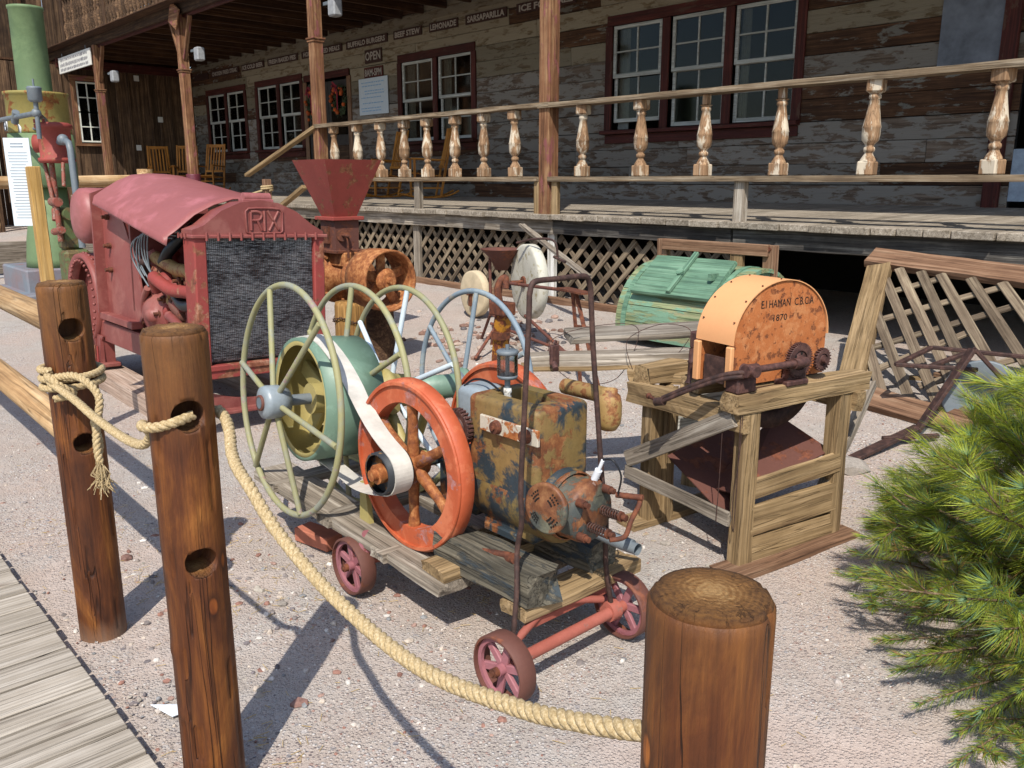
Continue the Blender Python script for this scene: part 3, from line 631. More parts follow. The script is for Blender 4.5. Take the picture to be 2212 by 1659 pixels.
def rope(name, label, path, r, k=10, twist=.06, group=None, parent=None):
    P = catmull(path, k); 
    # resample evenly
    d = [0]
    for a, b in zip(P, P[1:]): d.append(d[-1] + (b - a).length)
    L = d[-1]; n = max(6, int(L / (twist / 7))); Q = []; j = 0
    for i in range(n + 1):
        s = L * i / n
        while j < len(d) - 2 and d[j + 1] < s: j += 1
        Q.append(P[j].lerp(P[j + 1], (s - d[j]) / max(1e-9, d[j + 1] - d[j])))
    fr = []; prev = None
    for i, p in enumerate(Q):
        t = (Q[min(i + 1, n)] - Q[max(i - 1, 0)]).normalized()
        if prev is None: _, sd, u = frame(t)
        else: sd = (prev - t * prev.dot(t)).normalized(); u = t.cross(sd)
        prev = sd; fr.append((sd, u))
    mb = MB()
    for s3 in range(3):
        st = []
        for i, p in enumerate(Q):
            a = 2 * math.pi * (L * i / n / twist + s3 / 3); st.append(p + (fr[i][0] * math.cos(a) + fr[i][1] * math.sin(a)) * r * .5)
        mb.tube(st, r * .56, 8)
    return mb, L
def rope_obj(label, paths, r, twist=.06, group='manila ropes of the fence'):
    mb = MB()
    for p in paths:
        m, _ = rope('r', '', p, r, twist=twist); o = len(mb.v); mb.v += m.v; mb.f += [tuple(i + o for i in f) for f in m.f]; mb.sm += m.sm
    return tag(obj('rope', mb, M_rope), label, 'rope', group)
def coil(cx, cy, z, r, turns, dz=.018, a0=0, k=14):
    return [(cx + r * math.cos(a0 + 2 * math.pi * i / k), cy + r * math.sin(a0 + 2 * math.pi * i / k), z + dz * i / k) for i in range(int(turns * k) + 1)]
rA = .086
pa = coil(-2.875, .731, .868, rA, 2.3, .028, R(200))
rope_obj('knotted rope round the leftmost log post with a frayed tail, slung to the middle post', [
    pa, [(-2.80, .64, .925), (-2.76, .66, .90), (-2.765, .70, .865), (-2.80, .655, .85)],
    [(-2.80, .65, .915), (-2.70, .70, .93), (-2.62, .73, .88), (-2.60, .71, .80), (-2.585, .70, .74), (-2.575, .70, .69)],
    [(-2.66, .72, .80), (-2.63, .72, .73), (-2.625, .71, .70), (-2.61, .715, .755)],
    [(-2.81, .65, .90), (-2.62, .66, .885), (-2.42, .66, .868), (-2.2, .66, .862), (-2.03, .65, .885), (-1.965, .65, .925), (-1.925, .623, .962), (-1.875, .606, .972), (-1.84, .622, .975), (-1.82, .66, .985), (-1.83, .70, .99)]], .0118, .048)
# frayed tail
mb = MB(); rf = random.Random(9)
for i in range(60):
    mb.tube([(-2.577 + rf.gauss(0, .004), .70 + rf.gauss(0, .004), .70), (-2.57 + rf.gauss(0, .012), .70 + rf.gauss(0, .012), .66), (-2.56 + rf.gauss(0, .02), .70 + rf.gauss(0, .02), .615 + rf.uniform(-.02, .02))], .0012, 4, False)
link('frayed_end', mb.mesh('frayed_end', M_rope), [o for o in bpy.data.objects if o.name == 'rope'][0])
rope_obj('long slack manila rope sagging from the middle post to the thick foreground post', [
    [(-1.90, .785, .975), (-1.85, .782, .965), (-1.79, .765, .945), (-1.73, .74, .921), (-1.66, .72, .905), (-1.584, .71, .885), (-1.471, .71, .822), (-1.265, .71, .762), (-1.009, .71, .738), (-.786, .71, .779), (-.661, .71, .818), (-.545, .715, .862), (-.50, .73, .88)]], .0132, .05)
rope_obj('short rope loop round the foot of the foreground post', [coil(-.478, .745, .735, .082, 1.1, .01, R(120))], .0115, .045)

# ================================================================ THE TIMBER BUILDING
WY = 9.4
bld = thing('timber_building', 'long weathered timber building behind the porch with white sash windows', 'building', (-12, 10.5, 0))
opens = [(-8.3, -5.42, 2.14, 3.60), (-13.32, -11.26, 2.14, 3.60), (-18.98, -16.93, 2.14, 3.60), (-21.68, -19.6, 2.14, 3.60), (-16.82, -15.0, 1.0, 3.56), (-3.05, -.6, 1.0, 3.7)]
rb = random.Random(11); z = 1.2; row = 0
while z < 4.45:
    h = .236 if row % 4 else .25; cuts = [(-22.6, 1.5)]
    for (a, b, z0, z1) in opens:
        if z + h * .5 > z0 and z + h * .5 < z1:
            cuts = [s for (p, q) in cuts for s in ([(p, min(q, a))] if p < a else []) + ([(max(p, b), q)] if q > b else [])]
    for (a, b) in cuts:
        xs = [a]; 
        while xs[-1] < b:
            nx_ = xs[-1] + rb.uniform(1.3, 4.2); xs.append(b if nx_ > b - .5 else nx_)
        for p, q in zip(xs, xs[1:]):
            u = rb.random(); mt = M_siding2 if z > 3.0 else M_siding
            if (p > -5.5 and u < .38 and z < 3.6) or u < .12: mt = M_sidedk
            tilt = .006; wp = rb.uniform(-.006, .006)
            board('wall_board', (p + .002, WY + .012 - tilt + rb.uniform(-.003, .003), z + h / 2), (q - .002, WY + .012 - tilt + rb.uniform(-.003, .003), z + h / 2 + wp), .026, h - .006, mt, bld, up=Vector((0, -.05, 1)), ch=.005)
    z += h; row += 1
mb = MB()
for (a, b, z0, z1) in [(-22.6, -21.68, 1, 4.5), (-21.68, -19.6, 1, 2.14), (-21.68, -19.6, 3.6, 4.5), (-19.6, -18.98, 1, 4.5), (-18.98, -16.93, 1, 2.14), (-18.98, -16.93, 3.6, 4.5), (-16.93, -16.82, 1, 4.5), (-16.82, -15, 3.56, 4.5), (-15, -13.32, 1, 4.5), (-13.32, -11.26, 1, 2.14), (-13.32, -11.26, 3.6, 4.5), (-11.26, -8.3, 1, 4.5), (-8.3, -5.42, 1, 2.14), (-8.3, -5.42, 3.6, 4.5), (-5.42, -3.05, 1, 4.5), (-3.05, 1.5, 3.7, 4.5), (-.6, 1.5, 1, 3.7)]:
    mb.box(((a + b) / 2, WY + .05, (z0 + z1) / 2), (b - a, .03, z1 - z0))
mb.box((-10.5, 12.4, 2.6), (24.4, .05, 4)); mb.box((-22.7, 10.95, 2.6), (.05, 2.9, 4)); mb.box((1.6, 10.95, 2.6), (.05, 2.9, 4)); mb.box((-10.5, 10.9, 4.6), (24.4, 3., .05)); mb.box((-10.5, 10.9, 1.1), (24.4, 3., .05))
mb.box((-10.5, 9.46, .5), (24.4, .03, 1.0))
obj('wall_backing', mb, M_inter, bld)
# corner post, trim boards
board('corner_post', (-3.19, WY - .05, 1.2), (-3.19, WY - .05, 4.3), .15, .06, M_redtrim, bld, up=Y_)
board('trim_board', (-22.55, WY - .012, 4.24), (1.4, WY - .012, 4.24), .02, .12, M_siding2, bld)
poster = MB().box((-3.56, WY - .025, 3.1), (.6, .012, 1.0)); 
M_post = plain('faded_poster_panel', '#5c6068', .6, var=.4, sc=3)
tag(obj('poster_panel', poster, M_post), 'large faded blue and pink panel on the wall beside the right corner post', 'panel')
mb = MB().box((-2.4, WY + .03, 2.9), (1.2, .03, 1.6)); obj('door_panel', mb, plain('greygreen_door', '#5f6a64', .6), bld)
mb = MB().box((-2.4, WY + .02, 1.55), (1.3, .03, .5)); obj('lower_panel', mb, plain('pale_blue_panel', '#8d9aa8', .5), bld)

def window_unit(x0, x1, z0, z1, cur=.32, name='window', open_=0):
    """double-hung sash: frame with upper and lower sashes of four panes each"""
    mb = MB(); zm = (z0 + z1) / 2 + .02; y = WY + .015; fw = .045
    for (a, b, yy) in ((zm - .02, z1, y), (z0 + open_, zm + .02 + open_ * .3, y + .04)):
        mb.box((x0 + fw / 2, yy, (a + b) / 2), (fw, .035, b - a), ch=.004); mb.box((x1 - fw / 2, yy, (a + b) / 2), (fw, .035, b - a), ch=.004)
        for zz, hh in ((a + .025, .05), (b - .022, .044)): mb.box(((x0 + x1) / 2, yy, zz), (x1 - x0 - 2 * fw, .035, hh), ch=.004)
        mb.box(((x0 + x1) / 2, yy, (a + b) / 2), (.02, .026, b - a - .09), ch=.003)
        mb.box(((x0 + x1) / 2, yy - .001, (a + b) / 2), (x1 - x0 - 2 * fw, .024, .02), ch=.003)
    w = obj(name, mb, M_white, bld)
    for (a, b, yy) in ((zm - .02, z1, y + .004), (z0 + open_, zm + .02 + open_ * .3, y + .044)):
        for i in (0, 1):
            for j in (0, 1):
                cx = x0 + (x1 - x0) * (.27 if i == 0 else .73); cz = a + (b - a) * (.27 if j == 0 else .73)
                board('pane', (cx - (x1 - x0) * .21, yy, cz), (cx + (x1 - x0) * .21, yy, cz), .003, (b - a) * .43, M_glass, w, ch=0)
    mbc = MB(); n = 14; vs = []
    for i in range(n + 1):
        xx = x0 + .03 + (x1 - x0) * cur * i / n; yy = WY + .10 + .012 * math.sin(i * 2.1)
        vs += [(xx, yy, z0), (xx, yy, z1)]
    mbc.add(vs, [(2 * i, 2 * i + 2, 2 * i + 3, 2 * i + 1) for i in range(n)], True)
    if cur > 0: obj('curtain', mbc, M_curtain, w)
for xs in (((-8.25, -7.42), (-7.25, -6.44), (-6.3, -5.47)), ((-13.27, -12.36), (-12.2, -11.3)), ((-18.93, -18.03), (-17.87, -16.97)), ((-21.63, -20.7), (-20.55, -19.63))):
    a, b = xs[0][0], xs[-1][1]
    for i, (p, q) in enumerate(xs): window_unit(p, q, 2.2, 3.55, (.24, .0, .16)[i] if len(xs) == 3 else (.26, .24)[i], open_=.09 if (len(xs) == 3 and i == 0) else 0)
    board('casing', (a - .1, WY - .018, 3.62), (b + .1, WY - .018, 3.62), .03, .13, M_redtrim, bld)
    board('sill', (a - .14, WY - .05, 2.155), (b + .12, WY - .05, 2.155), .12, .05, M_redtrim, bld)
    board('casing', (a - .1, WY - .017, 2.065), (b + .1, WY - .017, 2.065), .028, .12, M_redtrim, bld)
    for xx in [a - .06] + [(p[1] + q[0]) / 2 for p, q in zip(xs, xs[1:])] + [b + .06]:
        board('casing', (xx, WY - .02, 2.185), (xx, WY - .02, 3.55), .12, .03, M_redtrim, bld, up=Y_)
# door with two hinged leaves
dr = obj('door', MB().box((-16.3, WY + .03, 2.35), (.8, .04, 2.2), ch=.006).box((-15.48, WY + .03, 2.35), (.8, .04, 2.2), ch=.006), plain('door_dark', '#2f2a26', .6, var=.3), bld)
for xx in (-16.3, -15.48):
    board('door_panel', (xx - .3, WY + .005, 1.85), (xx + .3, WY + .005, 1.85), .014, .7, M_dark, dr)
    board('door_light', (xx - .3, WY + .005, 2.85), (xx + .3, WY + .005, 2.85), .01, .9, M_glass, dr)
for (p, q) in (((-16.78, 3.56), (-15.02, 3.56)), ((-16.76, 1.24), (-16.76, 3.49)), ((-15.04, 1.24), (-15.04, 3.49))):
    board('casing', (p[0], WY - .02, p[1]), (q[0], WY - .02, q[1]), .13 if p[0] != q[0] else .13, .03, M_redwood if p[0] == q[0] else M_redtrim, bld, up=Y_)
# signs on the wall
def wall_sign(txt, x0, x1, z, h, label, group='small brown menu boards on the wall', mat=M_signbrd, lm=M_letter, y=WY - .025):
    t = thing('menu_sign', label, 'sign', ((x0 + x1) / 2, y, z - h / 2), group=group)
    board('sign_board', (x0, y, z), (x1, y, z), .022, h, mat, t)
    if txt: obj('lettering', text_mb(txt, h * .86, ((x0 + x1) / 2, y - .013, z - .005), X_, Z_, -Y_, w=(x1 - x0) * .9, bold=.004), lm, t)['kind'] = 'stuff'
    return t
SZ = 4.03
wall_sign('ICE FOR SALE', -10.2, -8.95, SZ, .145, "brown wall board lettered ICE FOR, partly behind the right porch post")
wall_sign('SARSAPARILLA', -11.42, -10.42, SZ, .145, 'brown wall board lettered SARSAPARILLA')
wall_sign('LEMONADE', -12.40, -11.62, SZ, .145, 'brown wall board lettered LEMONADE')
wall_sign('BEEF STEW', -13.46, -12.62, SZ, .145, 'brown wall board lettered BEEF STEW')
wall_sign('BUFFALO BURGERS', -15.06, -13.66, SZ, .145, 'brown wall board lettered BUFFALO BURGERS')
wall_sign('HOME COOKED MEALS', -16.8, -15.22, SZ, .14, 'brown wall board lettered HOME MEALS, crossed by the porch post')
wall_sign('FRESH BAKED PIES', -18.32, -16.98, SZ, .14, 'brown wall board lettered FRESH BAKED PIES')
wall_sign('ICE COLD BEER', -19.62, -18.5, SZ, .14, 'brown wall board lettered ICE COLD BEER')
wall_sign('CHICKEN FRIED STEAK', -21.32, -19.78, SZ, .14, 'brown wall board lettered CHICKEN FRIED STEAK')
wall_sign('', -22.3, -21.5, SZ, .14, 'leftmost brown wall board, half hidden by the far porch post')
wall_sign('OPEN', -14.42, -13.86, 3.76, .24, 'brown board lettered OPEN hanging above the hours board')
wall_sign('8AM-5PM', -14.46, -13.84, 3.47, .2, 'reddish brown board lettered 8AM-5PM above the whiteboard', mat=M_redtrim)
t = thing('whiteboard', 'white board with faint blue handwriting beneath the hours board', 'whiteboard', (-14.17, WY, 2.7))
board('board', (-14.66, WY - .03, 3.05), (-13.69, WY - .03, 3.05), .02, .66, M_wb, t)
mb = MB(); rs = random.Random(4)
for i, zz in enumerate((3.3, 3.24, 3.15, 3.1, 3.03, 2.93, 2.84, 2.79)):
    x = -14.6 + rs.uniform(0, .15)
    while x < -13.85 + rs.uniform(-.1, .1):
        L = rs.uniform(.03, .1); mb.box((x + L / 2, WY - .0415, zz), (L, .002, .018)); x += L + .02
obj('handwriting', mb, M_inkb, t)['kind'] = 'stuff'
# two wreaths on the door
for (cx, lab) in ((-16.38, 'autumn flower wreath with red bow, left of the near door post'), (-15.35, 'autumn flower wreath with red ribbon and orange blooms, right of the near door post')):
    t = thing('wreath', lab, 'wreath', (cx, WY - .08, 2.75), group='wreaths on the double door'); rs = random.Random(int(-cx * 10))
    mb = MB(); fl = MB(); rd = MB()
    for i in range(260):
        a = rs.uniform(0, 6.28); rr = .23 + rs.gauss(0, .045); c = Vector((cx + rr * math.cos(a), WY - .06 + rs.uniform(-.03, .03), 3.05 + rr * math.sin(a)))
        b = Vector((rs.gauss(0, 1), rs.gauss(0, .6), rs.gauss(0, 1))).normalized() * .05; s_ = b.cross(Y_).normalized() * .012; mb.add([c - b, c + s_, c + b, c - s_], [(0, 1, 2, 3)])
    for i in range(16):
        a = rs.uniform(0, 6.28); rr = .23 + rs.gauss(0, .04); fl.sphere((cx + rr * math.cos(a), WY - .11, 3.05 + rr * math.sin(a)), rs.uniform(.025, .045), 8, 5)
    for i in range(14): rd.box((cx - .08 + rs.gauss(0, .05), WY - .12, 3.27 + rs.gauss(0, .06)), (.09, .01, .03), *[Vector(v) for v in ((math.cos(i), 0, math.sin(i)), (0, 1, 0), (-math.sin(i), 0, math.cos(i)))])
    rd.box((cx, WY - .11, 3.05), (.03, .01, .36))
    obj('leaves', mb, plain('wreath_leaves', '#3f4a2c', .8, var=.6, sc=40), t)['kind'] = 'stuff'; obj('flowers', fl, plain('wreath_flowers', '#b0501e', .8, var=.4, sc=9), t)['kind'] = 'stuff'; obj('bow', rd, plain('wreath_bow', '#8a2230', .7), t)

# ================================================================ THE PORCH
por = thing('porch', 'raised timber porch along the building with posts, joists and lattice skirt', 'porch', (-11, 7.8, 0))
dz = lambda y: 1.165 + (y - 6.25) * .0238
rb = random.Random(21); x = 1.6
while x > -23.6:
    w = rb.choice([.28, .26, .3, .19]); y0 = 6.22 + rb.uniform(-.02, .02)
    board('deck_plank', (x - w / 2, y0, dz(y0) - .028 + rb.uniform(-.002, .003)), (x - w / 2, 9.38, dz(9.38) - .028), w - .008, .055, M_decktop, por, ch=.005); x -= w
for (a, b, mt) in ((-12.1, -8.1, M_grey), (-8.1, -6.3, M_grey), (-6.28, -4.15, M_black), (-4.13, 1.5, M_black), (-23.6, -12.12, M_dark)):
    rough_board('front_beam', (a, 6.33, 1.035), (b, 6.33, 1.035), .07, .14 if a < -6.2 else .17, mt, por, seed=int(-a * 3), amp=.004)
for xx in [-22 + 2 * i for i in range(12)]: board('floor_joist', (xx, 6.38, 1.05), (xx, 9.35, 1.08), .06, .14, M_joist, por)
PX = [-1.85, -6.39, -10.93, -15.46, -20.0, -23.4]
for i, xx in enumerate(PX[1:]):
    pt = board('post', (xx, 6.32, (1.15 if i != 9 else 0)), (xx, 6.32, 4.28), .15, .15, M_brown, por, ch=.01, up=Y_)
    mbk = MB()
    for zz in (3.38,): mbk.box((xx, 6.32, zz), (.2, .2, .022), ch=.004).box((xx, 6.32, zz - .03), (.175, .175, .03), ch=.004)
    obj('collar', mbk, M_brown, por)
    if xx < -14:
        for sg in (-1, 1): board('knee_brace', (xx + sg * .07, 6.32, 3.55), (xx + sg * .42, 6.32, 4.22), .07, .05, M_brown, por)
for sg, xx in ((-1, -6.48), (1, -6.30)): board('post_stub', (xx + (.06 if sg > 0 else -.02), 6.28, 1.16), (xx + (.06 if sg > 0 else -.02), 6.28, 1.49), .08, .05, M_tan, por, up=Y_)
tag(obj('post_sleeve', MB().lathe((-15.46, 6.32, 1.14), Z_, [(.125, 0), (.125, .46), (.12, .475), (.0, .475)], 24), M_maroon), 'maroon sleeve round the foot of the porch post behind the red hood', 'post sleeve')
# ceiling: joists, boards and eave beams
for i in range(40):
    xx = 1.5 - i * .64
    board('ceiling_joist', (xx, 6.3, 4.36), (xx, 9.38, 4.36), .05, .15, M_joist, por, ch=.003)
rb = random.Random(5)
for i in range(12):
    yy = 6.15 + i * .275; board('ceiling_board', (-23.7, yy, 4.448), (1.9, yy, 4.448), .268, .02, M_joist, por, ch=.003)
board('eave_beam', (-23.75, 6.3, 4.36), (1.9, 6.3, 4.36), .06, .17, M_dark, por)
board('eave_ledge', (-23.8, 6.24, 4.47), (1.9, 6.24, 4.47), .22, .03, M_rail, por)
board('inner_beam', (-23.7, 6.36, 4.26), (1.9, 6.36, 4.26), .05, .06, M_redtrim, por)
board('red_beam', (-22.55, 6.2, 4.16), (-22.55, 9.4, 4.16), .06, .2, M_redtrim, por)
# lattice skirt
def clip(p, d, x0, x1, z0, z1):
    t0, t1 = -1e9, 1e9
    for pc, dc, a, b in ((p[0], d[0], x0, x1), (p[1], d[1], z0, z1)):
        u, v = (a - pc) / dc, (b - pc) / dc; t0 = max(t0, min(u, v)); t1 = min(t1, max(u, v))
    return t0, t1
def lattice(x0, x1, z0, z1, y, sp, w, par, mat, rb, ang=46):
    c, s_ = math.cos(R(ang)), math.sin(R(ang))
    for lay, sg in ((0, 1), (1, -1)):
        xx = x0 - 2.
        while xx < x1 + 2.:
            d = (sg * c, s_); p = (xx, (z0 + z1) / 2); t0, t1 = clip(p, d, x0, x1, z0, z1)
            if t1 - t0 > .06:
                yy = y + lay * .016; board('lattice_strip', (p[0] + d[0] * t0, yy, p[1] + d[1] * t0), (p[0] + d[0] * t1, yy, p[1] + d[1] * t1), w * rb.uniform(.85, 1.1), .012, mat, par, up=Vector((0, -1, rb.uniform(-.04, .04))), ch=.002)
            xx += sp * rb.uniform(.97, 1.03)
rb = random.Random(31)
lattice(-11.6, -8.82, .30, .955, 6.39, .192, .054, por, M_lat, rb); lattice(-8.7, -6.44, .28, .955, 6.39, .192, .054, por, M_lat, rb); lattice(-6.3, -4.18, .26, .94, 6.39, .195, .056, por, M_lat, rb)
for xx, mt in ((-11.65, M_grey), (-8.76, M_grey), (-6.37, M_whitepl), (-4.12, M_tan)): board('skirt_post', (xx, 6.37, .2), (xx, 6.37, .97), .12 if xx != -6.37 else .1, .05, mt, por, up=Y_)
rough_board('skirt_base_board', (-11.7, 6.3, .26), (-4.2, 6.26, .235), .05, .15, M_redwood, por, seed=5, amp=.004)

# balustrade: rails and turned balusters
bal = thing('balustrade', 'weathered porch balustrade with turned peeling balusters between two plank rails', 'railing', (-6.4, 6.3, 1.2))
for (a, b, z0, z1) in ((-10.93, -6.3, 2.235, 2.245), (-6.46, 1.6, 2.235, 2.225)):
    rough_board('handrail', (a, 6.3, z0), (b, 6.3, z1), .16, .045, M_rail, bal, seed=int(-a), amp=.004, seg=20)
for (a, b) in ((-10.85, -6.47), (-6.31, 1.6)): rough_board('bottom_rail', (a, 6.3, 1.515), (b, 6.3, 1.515), .15, .045, M_rail, bal, seed=int(-a) + 3, amp=.003, seg=20)
def baluster_mb(broken=0, seed=0):
    rs = random.Random(seed); mb = MB()
    mb.box((0, 0, .05), (.12, .12, .1), ch=.008)
    prof = [(.05, .1), (.046, .115), (.028, .15), (.026, .165), (.033, .17), (.036, .185), (.033, .20), (.026, .205), (.03, .22), (.052, .25), (.056, .29), (.0555, .335), (.058, .34), (.053, .36), (.044, .42), (.034, .49), (.029, .535), (.037, .545), (.037, .565), (.03, .572), (.046, .585)]
    prof = [(r * 1.16, z) for r, z in prof]; mb.lathe((0, 0, 0), Z_, prof, 18)
    mb.box((0, 0, .632), (.115 if broken != 1 else .06, .115 if broken != 1 else .06, .095), ch=.01)
    return mb
BM = [baluster_mb(0).mesh('baluster', M_bal), baluster_mb(1).mesh('baluster', M_bal)]
bx = [-10.53, -9.95, -9.4, -8.9, -8.42, -7.9, -7.385, -6.87, -5.9, -5.166, -4.478, -3.75, -3.02, -2.16, -1.5, -.8, -.1, .6]
for i, xx in enumerate(bx):
    link('baluster', BM[1 if i in (10, 11) else 0], bal, Matrix.Translation((xx, 6.3, 1.538)) @ Matrix.Rotation(R(i * 37 % 30 - 15), 4, 'Z') @ Matrix.Rotation(R((i * 53 % 7 - 3) * .45), 4, 'Y'))
for xx in (-8.62, -4.08, -1.0): board('rail_support', (xx, 6.3, 1.16), (xx, 6.3, 1.492), .1, .07, M_grey, bal, up=Y_)
# stair rails at the opening
t = thing('stair_rail', 'pale sloping handrails of the porch steps left of the red funnel', 'railing', (-12.2, 6, .3))
board('handrail', (-10.93, 6.25, 2.22), (-12.95, 6.15, 1.58), .09, .05, M_tan, t)
board('lower_rail', (-10.6, 5.85, 1.42), (-11.9, 5.95, .98), .09, .05, M_tan, t)
board('newel_post', (-12.0, 6.0, .1), (-12.0, 6.0, 1.52), .1, .1, M_redwood, t)
rope_obj('rope wound round the stair newel and slung along the porch steps', [coil(-12.0, 6.0, 1.36, .078, 2.2, .03), [(-12.08, 5.98, 1.36), (-12.8, 6.0, 1.27), (-13.9, 6.1, 1.2), (-15.2, 6.2, 1.2)]], .016, .07)

# rocking chairs on the porch
def chair():
    t = thing('rocking_chair', '-', 'rocking chair')
    for s_ in (-1, 1):
        x = s_ * .25
        obj('rocker', MB().tube(catmull([(x, -.42, .07), (x, -.2, .02), (x, .1, .01), (x, .35, .05), (x, .5, .12)], 4), .016, 8), M_chair, t)
        board('front_leg', (x, -.22, .03), (x, -.22, .62), .035, .035, M_chair, t); board('back_post', (x, .2, .03), (x * .9, .42, 1.12), .04, .035, M_chair, t)
        board('arm', (x, -.27, .63), (x, .28, .6), .07, .022, M_chair, t)
        for zz in (.16, .27): board('side_stretcher', (x, -.21, zz), (x, .21, zz), .022, .022, M_chair, t)
    for zz in (.16, .27): board('front_stretcher', (-.24, -.22, zz), (.24, -.22, zz), .022, .022, M_chair, t)
    for i in range(9): board('seat_slat', (-.24, -.22 + i * .052, .40 - i * .006), (.24, -.22 + i * .052, .40 - i * .006), .042, .016, M_chair, t)
    board('top_rail', (-.23, .42, 1.08), (.23, .42, 1.08), .02, .07, M_chair, t); board('lower_back_rail', (-.23, .26, .5), (.23, .26, .5), .02, .05, M_chair, t)
    for i in range(6): board('back_slat', (-.18 + i * .072, .265, .52), (-.18 + i * .072, .405, 1.06), .035, .012, M_chair, t, up=Y_)
    return t
c0 = chair(); first = True
for (x, y, rz, lab) in ((-11.55, 8.6, -28, 'honey wood rocking chair under the nearer white window, behind the balusters'), (-12.7, 8.5, -12, 'honey wood rocking chair behind the balusters, below the whiteboard side'),
                        (-19.9, 8.5, 35, 'honey wood rocking chair right of the maroon sleeved post'), (-20.95, 8.4, 60, 'honey wood rocking chair just left of the maroon sleeved post'), (-21.5, 8.0, 75, 'leftmost honey wood rocking chair near the end wall')):
    o = c0 if first else copy_tree(c0); first = False
    o.location = (x, y, dz(y)); o.rotation_euler = (0, 0, R(rz)); o['label'] = lab; o['group'] = 'rocking chairs on the porch'
# white box lamps on the posts
for (x, z, lab) in ((-15.1, 3.62, 'white box lamp on the porch post behind the red hood'), (-10.62, 3.75, 'white box lamp beside the near door post'), (-19.45, 3.62, 'white box lamp on the far porch post near the small window')):
    t = thing('porch_lamp', lab, 'lamp', (x, 6.42, z), group='box lamps on porch posts')
    obj('lamp_box', MB().box((x, 6.46, z), (.17, .14, .22), ch=.02), M_lampw, t); obj('bracket', MB().box((x - .12, 6.4, z + .06), (.1, .04, .04)), M_galv, t)
# hanging white restaurant sign and diamond board
t = thing('hanging_sign', 'white tilted sign with faded black lettering under the porch eave', 'sign', (-21.1, 6.2, 3.9))
sa, sb = Vector((-22.27, 6.2, 4.05)), Vector((-20.0, 6.2, 4.05))
board('sign_board', sa, sb, .03, .34, M_restsign, t)
mb = MB(); rs = random.Random(8)
for zz, hh in ((4.15, .06), (4.045, .08), (3.945, .06)):
    x = sa.x + .15
    while x < sb.x - .15:
        w = rs.uniform(.015, .035); mb.box((x, 6.183, zz + rs.uniform(-.005, .005)), (w, .003, hh * rs.uniform(.6, 1))); x += w + rs.uniform(.02, .05)
obj('lettering', mb, M_letdk, t)['kind'] = 'stuff'
for xx in (-22.0, -20.3): obj('hanger', MB().cyl((xx, 6.2, 4.2), (xx, 6.2, 4.3), .008, n=6), M_galv, t)
tag(obj('diamond_board', MB().box((-15.42, 6.2, 4.25), (.36, .03, .36), Vector((.5, 0, .866)), Y_, Vector((-.866, 0, .5)), ch=.006), M_brown), 'tilted bare wooden board nailed to the top of the second porch post', 'board')

# balcony above the porch (upper left)
bc = thing('upper_balcony', 'dark balcony of rough turned spindles above the porch eave, upper left', 'balcony', (-18.5, 6.6, 4.5))
board('floor_edge', (-23.6, 6.75, 4.64), (-11, 6.75, 4.64), .1, .1, M_dark, bc); board('top_rail', (-23.6, 6.75, 5.7), (-11, 6.75, 5.7), .12, .06, M_dark, bc)
sm = MB().lathe((0, 0, 0), Z_, [(.05, 0), (.05, .12), (.03, .16), (.07, .32), (.06, .42), (.028, .5), (.05, .56), (.03, .62), (.065, .78), (.035, .9), (.05, .94), (.05, 1.0)], 10).mesh('spindle', M_batt)
rs = random.Random(2)
for i in range(62): link('spindle', sm, bc, Matrix.Translation((-23.5 + i * .2, 6.75, 4.69)) @ Matrix.Rotation(rs.uniform(0, 3), 4, 'Z'))
for i in range(22): board('wall_board', (-23.5 + i * .6, 9.0, 4.6), (-23.5 + i * .6, 9.0, 8.0), .58, .03, M_dark, bc, up=Y_)
for i in range(5): board('post', (-23.4 + i * 3, 6.75, 4.7), (-23.4 + i * 3, 6.75, 7.8), .14, .14, M_dark, bc)
board('roof_beam', (-23.8, 6.7, 7.9), (-10, 6.7, 7.9), .2, .2, M_dark, bc)
mb = MB().box((-17, 8, 8.1), (14, 3.4, .1)); obj('roof', mb, M_dark, bc)

# ================================================================ THE BOARD AND BATTEN END WALL
ew = thing('end_building', 'dark board and batten end wall with one small white window at the far porch end', 'building', (-24, 7, 0))
rb = random.Random(41); y = 9.38; XW = -22.6
while y > 4.9:
    w = rb.choice([.26, .3, .22]); yc = y - w / 2
    segs = [(1.0, 4.12)]
    if 6.5 < yc < 7.15: segs = [(1.0, 2.32), (3.86, 4.12)]
    for a, b in segs: board('wall_board', (XW + rb.uniform(-.004, .004), yc, a), (XW, yc, b), w - .004, .025, M_batt, ew, up=X_)
    if not (6.5 < y < 7.2): board('batten', (XW + .025, y, 1.0), (XW + .025, y, 4.12), .06, .022, M_batt, ew, up=X_)
    y -= w
w = MB(); z0, z1, ya, yb = 2.40, 3.78, 6.58, 7.06
for a, b in ((z0, (z0 + z1) / 2 + .02), ((z0 + z1) / 2 - .02, z1)):
    for yy in (ya + .02, yb - .02, (ya + yb) / 2): w.box((XW + .03, yy, (a + b) / 2), (.03, .04 if yy != (ya + yb) / 2 else .022, b - a))
    for zz in (a + .02, b - .02, (a + b) / 2): w.box((XW + .031, (ya + yb) / 2, zz), (.026, yb - ya, .036 if abs(zz - (a + b) / 2) > .1 else .022))
wo = obj('window', w, plain('bright_sash', '#cfd0c4', .6), ew)
for i in range(2):
    for j in range(4): board('pane', (XW + .02, ya + .13 + i * .23, z0 + .17 + j * .345 - .14), (XW + .02, ya + .13 + i * .23, z0 + .17 + j * .345 + .14), .19, .003, M_glass, wo, up=X_, ch=0)
for (p, q) in (((ya - .06, z0 - .1), (ya - .06, z1 + .14)), ((yb + .06, z0 - .1), (yb + .06, z1 + .14))): board('casing', (XW + .04, p[0], p[1]), (XW + .04, q[0], q[1]), .12, .03, M_brown, ew, up=X_)
